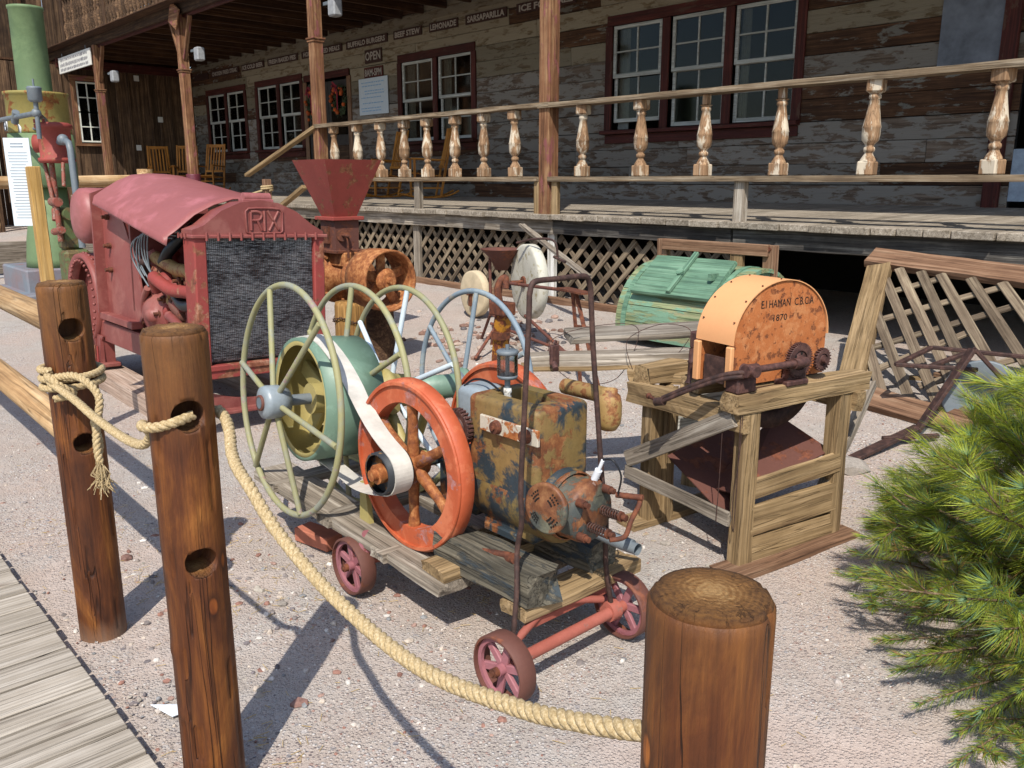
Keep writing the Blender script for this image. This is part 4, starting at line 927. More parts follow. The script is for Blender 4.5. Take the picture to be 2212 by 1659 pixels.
board('casing', (XW + .045, ya - .14, z1 + .08), (XW + .045, yb + .14, z1 + .08), .03, .13, M_brown, ew); board('sill', (XW + .06, ya - .14, z0 - .06), (XW + .06, yb + .14, z0 - .06), .1, .06, M_brown, ew)
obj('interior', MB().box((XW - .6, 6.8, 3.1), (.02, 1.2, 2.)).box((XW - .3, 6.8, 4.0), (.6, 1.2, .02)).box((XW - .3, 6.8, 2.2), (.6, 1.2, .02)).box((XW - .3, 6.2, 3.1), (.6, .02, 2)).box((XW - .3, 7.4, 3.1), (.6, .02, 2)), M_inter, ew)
for (y, z) in ((8.5, 3.0), (7.9, 2.3), (8.0, 3.95)): obj('notice', MB().box((XW + .045, y, z), (.01, .12, .13)), M_restsign, ew)
# dark storage barn at the far left
bn = thing('storage_barn', 'tall dark wooden barn behind the green tower, at the left edge', 'building', (-27, 2, 0))
rb = random.Random(51)
for i in range(47):
    y = 8.6 - i * .27
    board('wall_board', (-25.5 + rb.uniform(-.02, .02), y, 4.35), (-25.5, y, 9.0), .262, .03, M_batt, bn, up=X_)
board('lintel', (-25.42, 6.3, 4.2), (-25.42, -4, 4.2), .14, .3, M_dark, bn)
for y in (5.2, 4.2, 1.2, -2): board('post', (-25.45, y, 0), (-25.45, y, 4.1), .2, .2, M_dark, bn)
board('brace', (-25.6, 2.8, 3.9), (-25.6, 5.0, 1.6), .14, .06, M_redwood, bn); board('brace', (-25.6, 3.0, 2.2), (-25.6, 4.2, .7), .12, .05, M_redwood, bn)
for i in range(36): board('inner_board', (-28.2, 6.4 - i * .28, 0), (-28.2, 6.4 - i * .28, 9.), .27, .03, M_joist, bn, up=X_)
obj('ceiling', MB().box((-26.8, 1.5, 4.5), (2.9, 10, .05)).box((-26.8, 6.3, 4), (2.9, .05, 8)), M_joist, bn)
# yard beyond: pale road, retaining boards, far log rails
link('road', MB().add([(-60, -30, .018), (-15.2, -30, .018), (-15.2, 3.4, .025), (-60, 3.4, .018)], [(0, 1, 2, 3)]).mesh('road', M_road))['kind'] = 'structure'
tag(board('retaining_board', (-15.6, 1.2, .3), (-15.6, 4.6, .3), .06, .5, M_grey, None), 'grey retaining board low behind the green tower', 'retaining wall')
log_rail('log_rail', 'upper far log rail level with the porch deck, behind the green tower', (-17.5, .5, 1.42), (-17.5, 6.15, 1.5), .11, M_logpale, 'far log rails', 5)
log_rail('log_rail', 'lower far log rail at the left edge behind the info sheet', (-15.7, .9, .82), (-15.7, 3.2, .8), .085, M_logpale, 'far log rails', 6)
o = obj('log_fence_post', MB().cyl((-17.5, 6.2, 0), (-17.5, 6.2, 1.72), .15, n=20), M_logpale); tag(o, 'far stubby log post with rope rings behind the red hood', 'fence post')
rope_obj('rope rings round the far stubby log post', [coil(-17.5, 6.2, 1.5, .175, 2.5, .045), [(-17.4, 6.05, 1.5), (-16.8, 6.1, 1.38), (-16.0, 6.2, 1.3)]], .022, .1)
# leaning lattice panel by the dark opening
pn = thing('lattice_panel', 'leaning lattice panel in a heavy plank frame at the dark opening, right', 'lattice panel', (-2.2, 5.4, .1))
P = lambda a, b: Vector((-2.43 - .40 * b + a, 4.98 - .17 * a + 1.17 * b, .26 - .04 * a + .735 * b))   # a along, b up
rough_board('top_beam', P(-.02, .95), P(1.8, .95), .055, .16, M_redwood, pn, up=P(0, 1) - P(0, 0), seed=2, amp=.003)
rough_board('side_post', P(.07, .04), P(.07, .88), .16, .055, M_tan, pn, up=Vector((0, -.7, .6)), seed=3, amp=.003)
rough_board('bottom_board', P(-.06, -.03), P(1.7, -.03), .05, .15, M_redwood, pn, up=P(0, 1) - P(0, 0), seed=4, amp=.003)
nrm = (P(1, 0) - P(0, 0)).cross(P(0, 1) - P(0, 0)).normalized()
for i, (a0, a1, b0, b1) in enumerate([(.13, .30, .28, .0), (.13, .48, .52, .0), (.14, .66, .78, .0), (.22, .82, .88, .0), (.38, .9, .88, .06), (.52, 1.15, .88, .0), (.72, 1.38, .88, .0), (.92, 1.6, .88, .0), (1.15, 1.75, .88, .1), (1.38, 1.8, .88, .3)]):
    board('lattice_strip', P(a0, b0) + nrm * .01, P(a1, b1) + nrm * .01, .062, .014, M_lat, pn, up=nrm, ch=.002)
for i, (a0, a1, b0, b1) in enumerate([(.1, .75, .08, .52), (.1, 1.25, .26, .88), (.1, .95, .46, .88), (.1, .55, .66, .88), (.5, 1.7, .12, .78), (.85, 1.75, .1, .55)]):
    board('lattice_strip', P(a0, b0) - nrm * .01, P(a1, b1) - nrm * .01, .05, .014, M_lat, pn, up=nrm, ch=.002)
for i, (x, y, z, L, a, mt) in enumerate([(-2.0, 5.75, .22, .6, 20, M_tan), (-1.8, 5.7, .26, .7, -8, M_redwood), (-1.7, 5.6, .3, .5, 8, M_tan), (-1.6, 5.85, .22, .8, 3, M_whitepl)]):
    c, s_ = math.cos(R(a)) * L / 2, math.sin(R(a)) * L / 2
    tag(board('scrap_board', (x - c, y - s_, z), (x + c, y + s_, z), .1, .03, mt, None), ['tan scrap board nearest the left post behind the lattice panel', 'reddish scrap board behind the lattice panel strips', 'upper tan scrap board behind the lattice panel', 'pale scrap board furthest under the deck behind the lattice panel'][i], 'board', 'scrap boards under the deck')

# ================================================================ THE ENGINE CART (front centre)
ct = thing('engine_cart', 'low iron wheeled cart of grey planks and heavy timbers with an upright rusty rod handle', 'cart', (-2.1, 1.75, 0))
def iron_wheel(cx, cy, cz, r, seed):
    w = obj('wheel', MB().annul((cx, cy, cz), Y_, r - .009, r, .062, 40), M_rustred, ct)
    sp = MB(); sp.cyl((cx, cy - .028, cz), (cx, cy + .028, cz), .018, n=12)
    for k in range(6):
        a = k * math.pi / 3 + seed; d = Vector((math.cos(a), 0, math.sin(a))); sp.beam(Vector((cx, cy, cz)) + d * .012, Vector((cx, cy, cz)) + d * (r - .006), .026, .014, up=Y_, ch=.003)
    sp.annul((cx, cy - .012, cz), Y_, r - .024, r - .006, .012, 32)
    obj('spokes', sp, M_pinkw, w); obj('hub', MB().cyl((cx, cy - .045, cz), (cx, cy + .03, cz), .015, n=10).cyl((cx, cy - .05, cz), (cx, cy - .04, cz), .009, n=6), M_rust, w)
iron_wheel(-1.655, 1.475, .113, .108, .3); iron_wheel(-2.535, 1.515, .116, .108, .8); iron_wheel(-1.665, 2.02, .117, .11, .1); iron_wheel(-2.5, 2.06, .116, .108, .5)
obj('front_axle', MB().cyl((-1.655, 1.47, .115), (-1.66, 2.02, .117), .019, n=14).cyl((-1.656, 1.50, .115), (-1.656, 1.54, .115), .026, n=12).cyl((-1.667, 1.94, .117), (-1.665, 1.98, .117), .034, n=12), M_salmon, ct)
obj('rear_axle', MB().cyl((-2.535, 1.5, .116), (-2.5, 2.06, .116), .017, n=12), M_salmon, ct)
obj('axle_bow', MB().tube(catmull([(-1.68, 1.5, .13), (-1.70, 1.58, .155), (-1.72, 1.7, .185), (-1.71, 1.82, .185), (-1.69, 1.94, .155)], 6), .013, 8), M_salmon, ct)
obj('cross_iron', MB().box((-1.735, 1.82, .165), (.05, .34, .03), ch=.004), M_salmon, ct)
obj('fork_knuckle', MB().cyl((-2.50, 1.535, .16), (-2.47, 1.56, .235), .035, .042, 14).box((-2.45, 1.565, .19), (.08, .05, .03), ch=.005), M_pinkw, ct)
# long planks and timbers
rough_board('long_plank', (-3.32, 1.60, .262), (-2.015, 1.60, .205), .17, .04, M_grey, ct, seed=1, amp=.003, seg=20)
rough_board('long_plank', (-3.32, 1.98, .262), (-1.9, 1.98, .205), .17, .04, M_grey, ct, seed=2, amp=.003, seg=20)
for i, x in enumerate((-3.15, -2.72, -2.36)): rough_board('cross_plank', (x, 1.5, .255 - .02 * i + .005), (x + .02, 2.1, .26 - .02 * i + .005), .09, .035, M_grey, ct, seed=3 + i, amp=.003)
rough_board('cross_plank', (-2.08, 1.54, .245), (-2.05, 2.1, .25), .13, .04, M_tan, ct, seed=9, amp=.003)
rough_board('cross_plank', (-2.16, 1.66, .258), (-2.14, 2.0, .262), .05, .05, M_tan, ct, seed=19, amp=.003)
rough_board('front_cross_plank', (-1.755, 1.60, .212), (-1.745, 2.14, .212), .11, .045, M_tan, ct, seed=12, amp=.003)
rough_board('heavy_timber', (-2.16, 1.66, .29), (-1.68, 1.66, .29), .125, .12, M_timberp, ct, seed=20, amp=.009, seg=18)
rough_board('heavy_timber', (-2.20, 1.985, .285), (-1.72, 1.985, .285), .115, .105, M_timberp, ct, seed=21, amp=.009, seg=18, label='far heavy timber with peeling pale paint on its end')
obj('mounting_bolt', MB().cyl((-1.93, 1.63, .34), (-1.83, 1.66, .35), .012, n=8).cyl((-1.84, 1.66, .335), (-1.80, 1.655, .35), .02, n=8), M_rust, ct)
hp = catmull([(-1.685, 1.535, .155), (-1.705, 1.57, .3), (-1.735, 1.60, .42), (-1.715, 1.60, .52), (-1.72, 1.60, .62), (-1.708, 1.605, .9), (-1.70, 1.61, 1.12), (-1.70, 1.612, 1.19)], 5) + catmull([(-1.70, 1.618, 1.215), (-1.70, 1.64, 1.228), (-1.70, 1.73, 1.228), (-1.70, 1.83, 1.228), (-1.70, 1.853, 1.215)], 4) + catmull([(-1.70, 1.862, 1.19), (-1.695, 1.875, 1.0), (-1.685, 1.89, .8), (-1.67, 1.90, .6), (-1.66, 1.915, .45), (-1.67, 1.93, .3), (-1.665, 1.955, .15)], 5)
obj('rod_handle', MB().tube(hp, .0085, 10), M_rustdk, ct)

# ================================================================ THE ENGINE ON THE CART
en = thing('hit_and_miss_engine', 'rusty ochre hopper cooled engine with two orange flywheels standing on the cart', 'engine', (-2.0, 1.83, .34))
def rbox(mb, c, d, r=.02, n=4, top_hole=None):
    hx, hy = d[0] / 2, d[1] / 2; ring = []
    for (sx, sy, a0) in ((1, 1, 0), (-1, 1, 90), (-1, -1, 180), (1, -1, 270)):
        for i in range(n + 1):
            a = R(a0 + 90 * i / n); ring.append((sx * (hx - r) + r * math.cos(a), sy * (hy - r) + r * math.sin(a)))
    m = len(ring); vs = []; lv = [(0, -d[2] / 2, 0), (0, d[2] / 2 - r, 0)] + [(r * (1 - math.cos(R(90 * i / n))), d[2] / 2 - r + r * math.sin(R(90 * i / n)), 0) for i in range(1, n + 1)]
    for off, z, _ in lv: vs += [(c[0] + x * (hx - off) / hx, c[1] + y * (hy - off) / hy, c[2] + z) for x, y in ring]
    mb.add(vs, [(i * m + k, i * m + (k + 1) % m, (i + 1) * m + (k + 1) % m, (i + 1) * m + k) for i in range(len(lv) - 1) for k in range(m)], True)
    top = vs[-m:]
    if top_hole:
        hx2, hy2, dep = top_hole; hr = [(max(-hx2, min(hx2, x * .7)), max(-hy2, min(hy2, y * .7))) for x, y in ring]; hr = []
        for (x, y) in ring:
            k = min(hx2 / max(abs(x), 1e-6), hy2 / max(abs(y), 1e-6)); hr.append((x * k, y * k))
        a = [(c[0] + x, c[1] + y, c[2] + d[2] / 2) for x, y in hr]; b = [(p[0], p[1], p[2] - dep) for p in a]
        mb.add(top + a, [(k, (k + 1) % m, m + (k + 1) % m, m + k) for k in range(m)]); mb.add(a + b, [(k, (k + 1) % m, m + (k + 1) % m, m + k) for k in range(m)]); mb.add(b, [tuple(range(m))])
    else: mb.add(top, [tuple(range(m))])
    return mb
mb = MB(); rbox(mb, (-1.94, 1.835, .645), (.33, .235, .35), .02, 4, (.095, .055, .2))
obj('water_hopper', mb, M_eng, en); obj('hopper_opening_shade', MB().box((-1.94, 1.835, .66), (.188, .108, .004)), M_inter, en)  # near-black sheet painted in for the shade down the hopper opening
mb = MB().lathe((-2.10, 1.835, .49), X_, [(.0, 0), (.115, 0), (.125, .02), (.125, .33), (.118, .35), (0, .35)], 32)
mb.box((-1.95, 1.835, .40), (.26, .17, .1), ch=.02); mb.box((-1.97, 1.75, .365), (.16, .03, .03), ch=.005)
obj('cylinder_casting', mb, M_eng, en)
mb = MB().lathe((-1.76, 1.835, .50), X_, [(.0, 0), (.108, 0), (.108, .02), (.1, .03), (.099, .095), (.09, .112), (0, .116)], 36)
mb.lathe((-1.745, 1.835, .50), X_, [(.1075, 0), (.113, .004), (.113, .014), (.1075, .018)], 36); mb.box((-1.68, 1.86, .57), (.07, .05, .06), ch=.015)
obj('cylinder_head', mb, M_enghd, en)
for k, (dy, dzz) in enumerate(((-.065, .052), (.05, .07), (-.06, -.058), (.075, -.02))):
    obj('head_bolt', MB().cyl((-1.648, 1.835 + dy, .50 + dzz), (-1.618, 1.835 + dy, .50 + dzz), .014, n=8).cyl((-1.62, 1.835 + dy, .50 + dzz), (-1.604, 1.835 + dy, .50 + dzz), .010, n=8), M_rust, en)
for (dy, dzz) in ((-.022, -.035), (.035, .005)):
    c = Vector((-1.64, 1.835 + dy, .50 + dzz)); P = []
    for i in range(100): a = i / 100 * 7.5 * 2 * math.pi; P.append(c + Vector((i / 100 * .075, .014 * math.cos(a), .014 * math.sin(a))))
    s_ = obj('valve_spring', MB().tube(P, .0022, 5), M_rustdk, en); obj('valve_stem', MB().cyl(c, c + X_ * .095, .0055, n=8).cyl(c + X_ * .075, c + X_ * .082, .016, n=12).cyl(c + X_ * .085, c + X_ * .10, .011, n=6), M_rust, s_)
obj('rocker_arm', MB().tube(catmull([(-1.545, 1.80, .455), (-1.52, 1.84, .462), (-1.53, 1.88, .50), (-1.525, 1.91, .545), (-1.54, 1.925, .56)], 5), .008, 8).cyl((-1.60, 1.89, .56), (-1.52, 1.92, .565), .010, n=8), M_rust, en)
obj('exhaust_elbow', MB().tube(catmull([(-1.67, 1.88, .42), (-1.60, 1.9, .405), (-1.545, 1.91, .40)], 4), .022, 12).cyl((-1.55, 1.905, .40), (-1.52, 1.905, .40), .019, .019, 14, False), M_galv, en)
# muffler disc with punched holes
c = Vector((-1.672, 1.66, .557)); ax = Vector((.1, -.99, .05)).normalized(); d_, sd, uu = frame(ax)
mfo = obj('muffler', MB().lathe(c, ax, [(0, -.03), (.05, -.028), (.074, -.012), (.078, -.004), (.078, .006), (.072, .010), (.066, .007), (.03, .018), (0, .02)], 40), M_enghd, en)
mb = MB()
for q in range(4):
    for i in range(4):
        for j in range(3):
            a = R(45 + 90 * q) + (i - 1.5) * .17; rr = .046 + (j - 1) * .011; p = c + (sd * math.cos(a) + uu * math.sin(a)) * rr; hgt = .018 - (rr - .03) / .036 * .011
            mb.cyl(p + d_ * (hgt - .004), p + d_ * (hgt + .0016), .0032, n=7)
o = obj('vent_hole', mb, M_inter, mfo); o['kind'] = 'stuff'
obj('muffler_pipe', MB().cyl(c - ax * .02, (-1.69, 1.74, .53), .03, n=14), M_enghd, en)
# strap with two bolts, gear guard, silver crank cover
obj('side_strap', MB().box((-1.885, 1.702, .742), (.27, .012, .052), ch=.003), metal('white_rust_strap', '#b0a796', amt=.5, scale=13, rust=('#5a2a16', '#8f5226', '#a9794c')), en)
for x in (-1.935, -1.80): obj('washer', MB().cyl((x, 1.696, .742), (x, 1.68, .742), .024, .02, 16).cyl((x, 1.68, .742), (x, 1.672, .742), .009, n=6), M_rust, en)
obj('crank_cover', rbox(MB(), (-2.17, 1.83, .735), (.13, .13, .17), .03), M_silver, en)
obj('cam_gear', MB().annul((-2.13, 1.70, .70), Y_, .012, .058, .02, 24).lathe((-2.13, 1.70, .70), Y_, [(.0, -.02), (.035, -.018), (.04, .02), (0, .03)], 20), M_gear, en)
mb = MB()
for k in range(26):
    a = 2 * math.pi * k / 26; mb.box((-2.13 + .06 * math.cos(a), 1.70, .70 + .06 * math.sin(a)), (.009, .02, .007), Vector((math.cos(a), 0, math.sin(a))), Y_, Vector((-math.sin(a), 0, math.cos(a))))
o = obj('gear_teeth', mb, M_gear, en); o['kind'] = 'stuff'
obj('crankcase', MB().box((-2.2, 1.83, .47), (.22, .2, .2), ch=.03).cyl((-2.3, 1.62, .54), (-2.3, 2.0, .54), .02, n=14), M_eng, en)
def flywheel(y, name='flywheel'):
    c = Vector((-2.3, y, .54)); w = obj(name, MB().annul(c, Y_, .225, .305, .055, 72, .006).annul(c - Y_ * .031, Y_, .285, .300, .012, 72, .004), M_fly, en)
    sp = MB().cyl(c - Y_ * .045, c + Y_ * .045, .042, n=20)
    for k in range(6):
        a = k * math.pi / 3 + .5; d = Vector((math.cos(a), 0, math.sin(a))); P = [c + d * .03, c + d * .1, c + d * .17, c + d * .232]
        sp.tube(P, .02, 10, rs=[.024, .02, .018, .023])
    obj('spokes', sp, M_spoke, w)
flywheel(1.63); flywheel(2.06)
obj('belt_pulley', MB().lathe((-2.3, 1.53, .54), Y_, [(.066, -.05), (.074, -.05), (.075, .05), (.066, .05), (.064, -.03), (.0, -.02)], 36), M_blkpul, en)
obj('pulley_hub', MB().cyl((-2.3, 1.455, .54), (-2.3, 1.56, .54), .02, n=12).cyl((-2.3, 1.475, .54), (-2.3, 1.51, .54), .034, n=20), M_spoke, en)
# oiler, tank, plug
ol = thing('glass_oiler', 'round glass oil cup with grey caps standing on the engine', 'oil cup', (-2.0, 1.8, .82))
obj('glass_jar', MB().lathe((-2.0, 1.8, .885), Z_, [(.034, 0), (.034, .07)], 24), M_jar, ol)
obj('cap', MB().lathe((-2.0, 1.8, .955), Z_, [(0, -.002), (.034, -.002), (.036, .003), (.036, .009), (.032, .013), (.0, .014)], 24).cyl((-2.0, 1.8, .967), (-2.0, 1.8, .985), .007, n=8), M_galv, ol)
obj('base_cap', MB().lathe((-2.0, 1.8, .885), Z_, [(0, -.012), (.03, -.012), (.034, -.006), (.034, .001), (0, .002)], 24).cyl((-2.0, 1.8, .84), (-2.0, 1.8, .876), .010, n=10), M_galv, ol)
obj('needle_tube', MB().cyl((-2.0, 1.8, .886), (-2.0, 1.8, .954), .007, n=8), M_galv, ol)
obj('fitting', MB().lathe((-2.0, 1.8, .805), Z_, [(0, 0), (.012, 0), (.014, .008), (.011, .016), (.015, .024), (.013, .036), (0, .036)], 12), M_whitepl, ol)
obj('fuel_bowl', MB().lathe((-1.70, 1.96, .73), Z_, [(0, 0), (.025, .004), (.038, .025), (.041, .05), (.04, .09), (.035, .115), (.026, .122), (.026, .135), (.022, .135), (.022, .124), (0, .12)], 24), M_tank, en)
obj('fuel_pipe', MB().cyl((-1.95, 2.02, .82), (-1.72, 1.98, .835), .027, n=16), M_tank, en)
obj('spark_plug', MB().cyl((-1.665, 1.86, .60), (-1.648, 1.86, .635), .012, n=8).cyl((-1.648, 1.86, .635), (-1.632, 1.86, .67), .006, n=10), M_gauge, en)
obj('ignition_wire', MB().tube(catmull([(-1.632, 1.86, .672), (-1.60, 1.87, .675), (-1.575, 1.88, .63), (-1.585, 1.88, .57)], 6), .003, 6), M_hose, en)
obj('oil_line', MB().tube(catmull([(-2.2, 1.78, .815), (-2.17, 1.80, .84), (-2.1, 1.80, .845), (-2.04, 1.80, .825)], 6), .004, 6), M_hose, en)

# ================================================================ THE HANDWHEEL WINCH
wn = thing('handwheel_winch', 'old winch with four spoked pipe handwheels, a sage green pulley drum and tube axle', 'winch', (-2.96, 1.9, .27))
A0, A1 = Vector((-2.985, 1.40, .668)), Vector((-2.915, 2.48, .588)); AX = (A1 - A0).normalized()
at = lambda y: A0 + AX * ((y - A0.y) / AX.y)
def handwheel(y, r, mr, ms, rot, nsp=6, rt=.0125, dish=-.05, hub=True, label=None):
    c = at(y); d, sd, u = frame(AX); w = obj('handwheel', MB().ring(c, AX, r, rt, 72, 12), mr, wn, label=label)
    for k in range(nsp):
        a = rot + k * 2 * math.pi / nsp; e = sd * math.cos(a) + u * math.sin(a)
        obj('spoke', MB().tube([c + AX * dish + e * .05, c + AX * dish * .2 + e * (r - .006)], rt * .92, 10), ms, w)
    if hub: obj('hub', MB().lathe(c + AX * dish, AX, [(.0, -.055), (.035, -.055), (.062, -.05), (.066, -.035), (.066, .01), (.05, .05), (0, .05)], 28), M_galv if ms is not M_olive else M_silver, w)
    return w, c
w1, c1 = handwheel(1.515, .452, M_olive, M_olive, .18, label='nearest olive handwheel with a grey hub')
obj('hub_cap', MB().lathe(c1 - AX * .107, AX, [(0, .0), (.026, -.004), (.03, 0), (.03, .01)], 20).lathe(c1 - AX * .107, AX, [(.024, -.008), (.031, -.008), (.031, 0)], 20), M_rustred, w1)
handwheel(1.80, .448, M_olive, M_olive, .5, label='second olive handwheel behind the drum', hub=False)
handwheel(2.03, .44, M_olive, M_pale, .62, label='third handwheel with pale blue spokes')
handwheel(2.41, .424, M_steel, M_steel, .55, label='farthest blue grey handwheel')
c = at(1.69); obj('pulley_drum', MB().lathe(c, AX, [(.232, -.125), (.246, -.125), (.247, 0), (.245, .125), (.232, .125), (.232, -.125)], 72), M_drum, wn)
d, sd, u = frame(AX); mb = MB()
for k in range(5):
    a = .4 + k * 2 * math.pi / 5; e = sd * math.cos(a) + u * math.sin(a); mb.beam(c + e * .05, c + e * .235, .07, .03, up=AX, ch=.006)
mb.cyl(c - AX * .08, c + AX * .08, .062, n=20); mb.lathe(c, AX, [(.215, -.121), (.2318, -.1255), (.2318, .12), (.2, .12), (.2, .116)], 60); mb.annul(c + AX * .07, AX, .08, .232, .012, 60)
obj('drum_spokes', mb, M_cream, wn)
obj('bearing_housing', MB().lathe(at(1.88), AX, [(0, -.02), (.08, -.02), (.085, 0), (.085, .05), (.1, .055), (.1, .08), (.09, .085), (.075, .13), (.07, .17), (0, .17)], 28).cyl(at(1.93) + Z_ * .085, at(1.93) + Z_ * .125, .018, .014, 10).cyl(at(1.96) + Vector((.07, -.03, -.02)), at(1.96) + Vector((.125, -.05, -.04)), .034, .03, 16), M_cream, wn)
obj('axle_tube', MB().lathe(at(2.03), AX, [(0, 0), (.052, 0), (.054, .28), (.062, .30), (.078, .32), (.08, .335), (0, .335)], 32), M_drum, wn)
obj('axle', MB().cyl(at(1.40), at(2.45), .022, n=14), M_galv, wn)
mb = MB()
for y in (1.94, 2.2):
    p = at(y); mb.tube([p + Vector((-.02, 0, -.04)), (p.x - .16, y - .01, .27)], .022, 10).tube([p + Vector((.03, 0, -.04)), (p.x + .28, y, .26)], .022, 10)
mb.box((-2.96, 1.94, .275), (.5, .07, .03), ch=.005).box((-2.92, 2.2, .275), (.5, .07, .03), ch=.005)
obj('stand', mb, M_cream, wn)
obj('brace_plate', MB().prism([(0, 0), (.07, .0), (.045, .17), (.015, .17)], (-2.62, 1.60, .235), X_, Z_, Y_, .02), M_cream, wn)
# belt: a real band round both pulleys
ca, cb = Vector((at(1.62).x, 0, at(1.62).z)), Vector((-2.3, 0, .54)); ra, rb_ = .2485, .0775; D = (cb - ca).length; th = math.atan2(cb.z - ca.z, cb.x - ca.x); be = math.acos((ra - rb_) / D)
P = []; nA = 40
for i in range(nA + 1): a = th + be + (2 * math.pi - 2 * be) * i / nA; P.append((ca.x + ra * math.cos(a), ca.z + ra * math.sin(a), 0))
sl_ = []; 
p0 = P[-1]; p1 = (cb.x + rb_ * math.cos(th - be), cb.z + rb_ * math.sin(th - be))
for i in range(1, 12): f = i / 12; P.append((p0[0] + (p1[0] - p0[0]) * f, p0[1] + (p1[1] - p0[1]) * f - .035 * math.sin(math.pi * f), f))
for i in range(17): a = th - be + 2 * be * i / 16; P.append((cb.x + rb_ * math.cos(a), cb.z + rb_ * math.sin(a), 1))
p0 = P[-1]; p1 = (ca.x + ra * math.cos(th + be), ca.z + ra * math.sin(th + be))
for i in range(1, 12): f = i / 12; P.append((p0[0] + (p1[0] - p0[0]) * f, p0[1] + (p1[1] - p0[1]) * f - .006 * math.sin(math.pi * f), 1 - f))
vs = []; ca3 = Vector((ca.x, 0, ca.z))
for (x, z, f) in P:
    f = f * f * (3 - 2 * f); yc = 1.645 * (1 - f) + 1.535 * f; yc += (x - ca.x) * 0
    k = 1.012; nx_, nz_ = (x - ca.x, z - ca.z) if f < .5 else (x - cb.x, z - cb.z); L = (nx_ ** 2 + nz_ ** 2) ** .5
    ox, oz = nx_ / L * .004, nz_ / L * .004
    vs += [(x, yc - .036, z), (x, yc + .036, z), (x + ox, yc + .036, z + oz), (x + ox, yc - .036, z + oz)]
m = len(P); mb = MB(); mb.add(vs, [(i * 4 + a, i * 4 + (a + 1) % 4, ((i + 1) % m) * 4 + (a + 1) % 4, ((i + 1) % m) * 4 + a) for i in range(m) for a in range(4)])
tag(obj('drive_belt', mb, M_belt), 'flat white drive belt running from the green drum to the small black pulley', 'belt')

# ================================================================ THE RED COMPRESSOR
M_paletim = wood('pale_pink_timber', '#8c7564', '#ab9484', '#c2ae9e', bump=.5, rough=.9)
cp = thing('portable_compressor', 'big faded red compressor with a black radiator and the letters RIX on its header', 'compressor', (-5.7, 2.25, .02), (R(-2), 0, 0))
RX = -4.86; YL, YR = 1.90, 2.74
for y0 in (YL, YR - .075): obj('radiator_post', MB().box((RX - .04, y0 + .0375, .79), (.16, .075, .78), ch=.008), M_rixrust, cp)
ya, yb = YL + .075, YR - .075
obj('radiator_core', MB().box((RX - .02, (ya + yb) / 2, .80), (.05, yb - ya, .74)), M_core, cp)
mb = MB(); rs = random.Random(6)
for i in range(86):
    z = .44 + i * .0085; segs = 36
    pts_ = [(RX + .008 + rs.uniform(-.002, .002), ya + (yb - ya) * j / segs, z + rs.uniform(-.0012, .0012)) for j in range(segs + 1)]
    for a, b in zip(pts_, pts_[1:]): mb.add([a, b, (b[0] + .005, b[1], b[2] + .0058 + rs.uniform(-.002, .0025)), (a[0] + .005, a[1], a[2] + .0058), ], [(0, 1, 2, 3)])
o = obj('cooling_fins', mb, M_finl, cp); o['kind'] = 'stuff'
mb = MB()
for i in range(60): y = ya + (yb - ya) * (i + .5) / 60; mb.box((RX + .0135, y, .80), (.0015, .0016, .73))
o = obj('radiator_wires', mb, M_rustdk, cp); o['kind'] = 'stuff'
hdr = [(0, 1.17), (YR - YL, 1.17), (YR - YL, 1.205), (.76, 1.25), (.66, 1.325), (.54, 1.375), (.42, 1.39), (.30, 1.375), (.18, 1.325), (.07, 1.24), (0, 1.215)]
obj('header_tank', MB().prism(hdr, (RX - .14, YL - .0, 0), Y_, Z_, X_, .16), M_rix, cp)
mb = MB().box((RX - .05, (YL + YR) / 2, 1.178), (.21, YR - YL + .03, .02), ch=.005)
hc = [(y, z) for y, z in hdr[2:]]
obj('header_rim', mb, M_rix, cp)
mb = MB()
for i in range(11): mb.cyl((RX + .055, YL + .07 + i * .07, 1.155), (RX + .055, YL + .07 + i * .07, 1.2), .008, n=6)
for i in range(3): mb.cyl((RX - .13 + i * .05, YL - .02, 1.165), (RX - .13 + i * .05, YL - .02, 1.195), .006, n=6)
o = obj('header_bolt', mb, M_rix, cp); o['kind'] = 'stuff'
# cast emblem: bevelled frame and raised letters
ex = RX + .022; yc, zc = 2.345, 1.273; em = MB(); r_ = .0085
fr_ = [(-.115, -.07), (-.1, -.078), (.1, -.078), (.118, -.066), (.118, .05), (.1, .066), (.05, .07), (-.05, .07), (-.1, .066), (-.118, .05)]
em.tube([(ex, yc + a, zc + b) for a, b in fr_], .007, 8, closed=True); emo = obj('emblem_frame', em, M_rix, cp)
for nm, strokes in (('letter_r', [[(-.085, -.06), (-.085, .048)], [(-.085, .048), (-.05, .05), (-.022, .04), (-.018, .02), (-.035, .0), (-.085, -.002)]]), ('letter_i', [[(.0, -.065), (.0, .055)]]), ('letter_x', [[(.03, -.063), (.058, -.012)], [(.06, -.005), (.092, .052)], [(.022, .055), (.056, .0)], [(.062, -.008), (.09, -.055)]]), ('letter_r_leg', [[(-.045, -.004), (-.018, -.06)]])):
    m = MB()
    for st in strokes: m.tube([(ex, yc + a, zc + b) for a, b in (catmull([(q[0], q[1], 0) for q in st], 4) and [(v.x, v.y) for v in catmull([(q[0], q[1], 0) for q in st], 4)])], r_ if len(st) < 3 or 1 else r_, 8)
    obj(nm, m, M_rix, emo)
obj('filler_cap', MB().tube([(RX - .06, 2.25, 1.405), (RX - .06, 2.42, 1.405)], .028, 14).box((RX - .06, 2.335, 1.385), (.06, .2, .02), ch=.003), M_rixtop, cp)
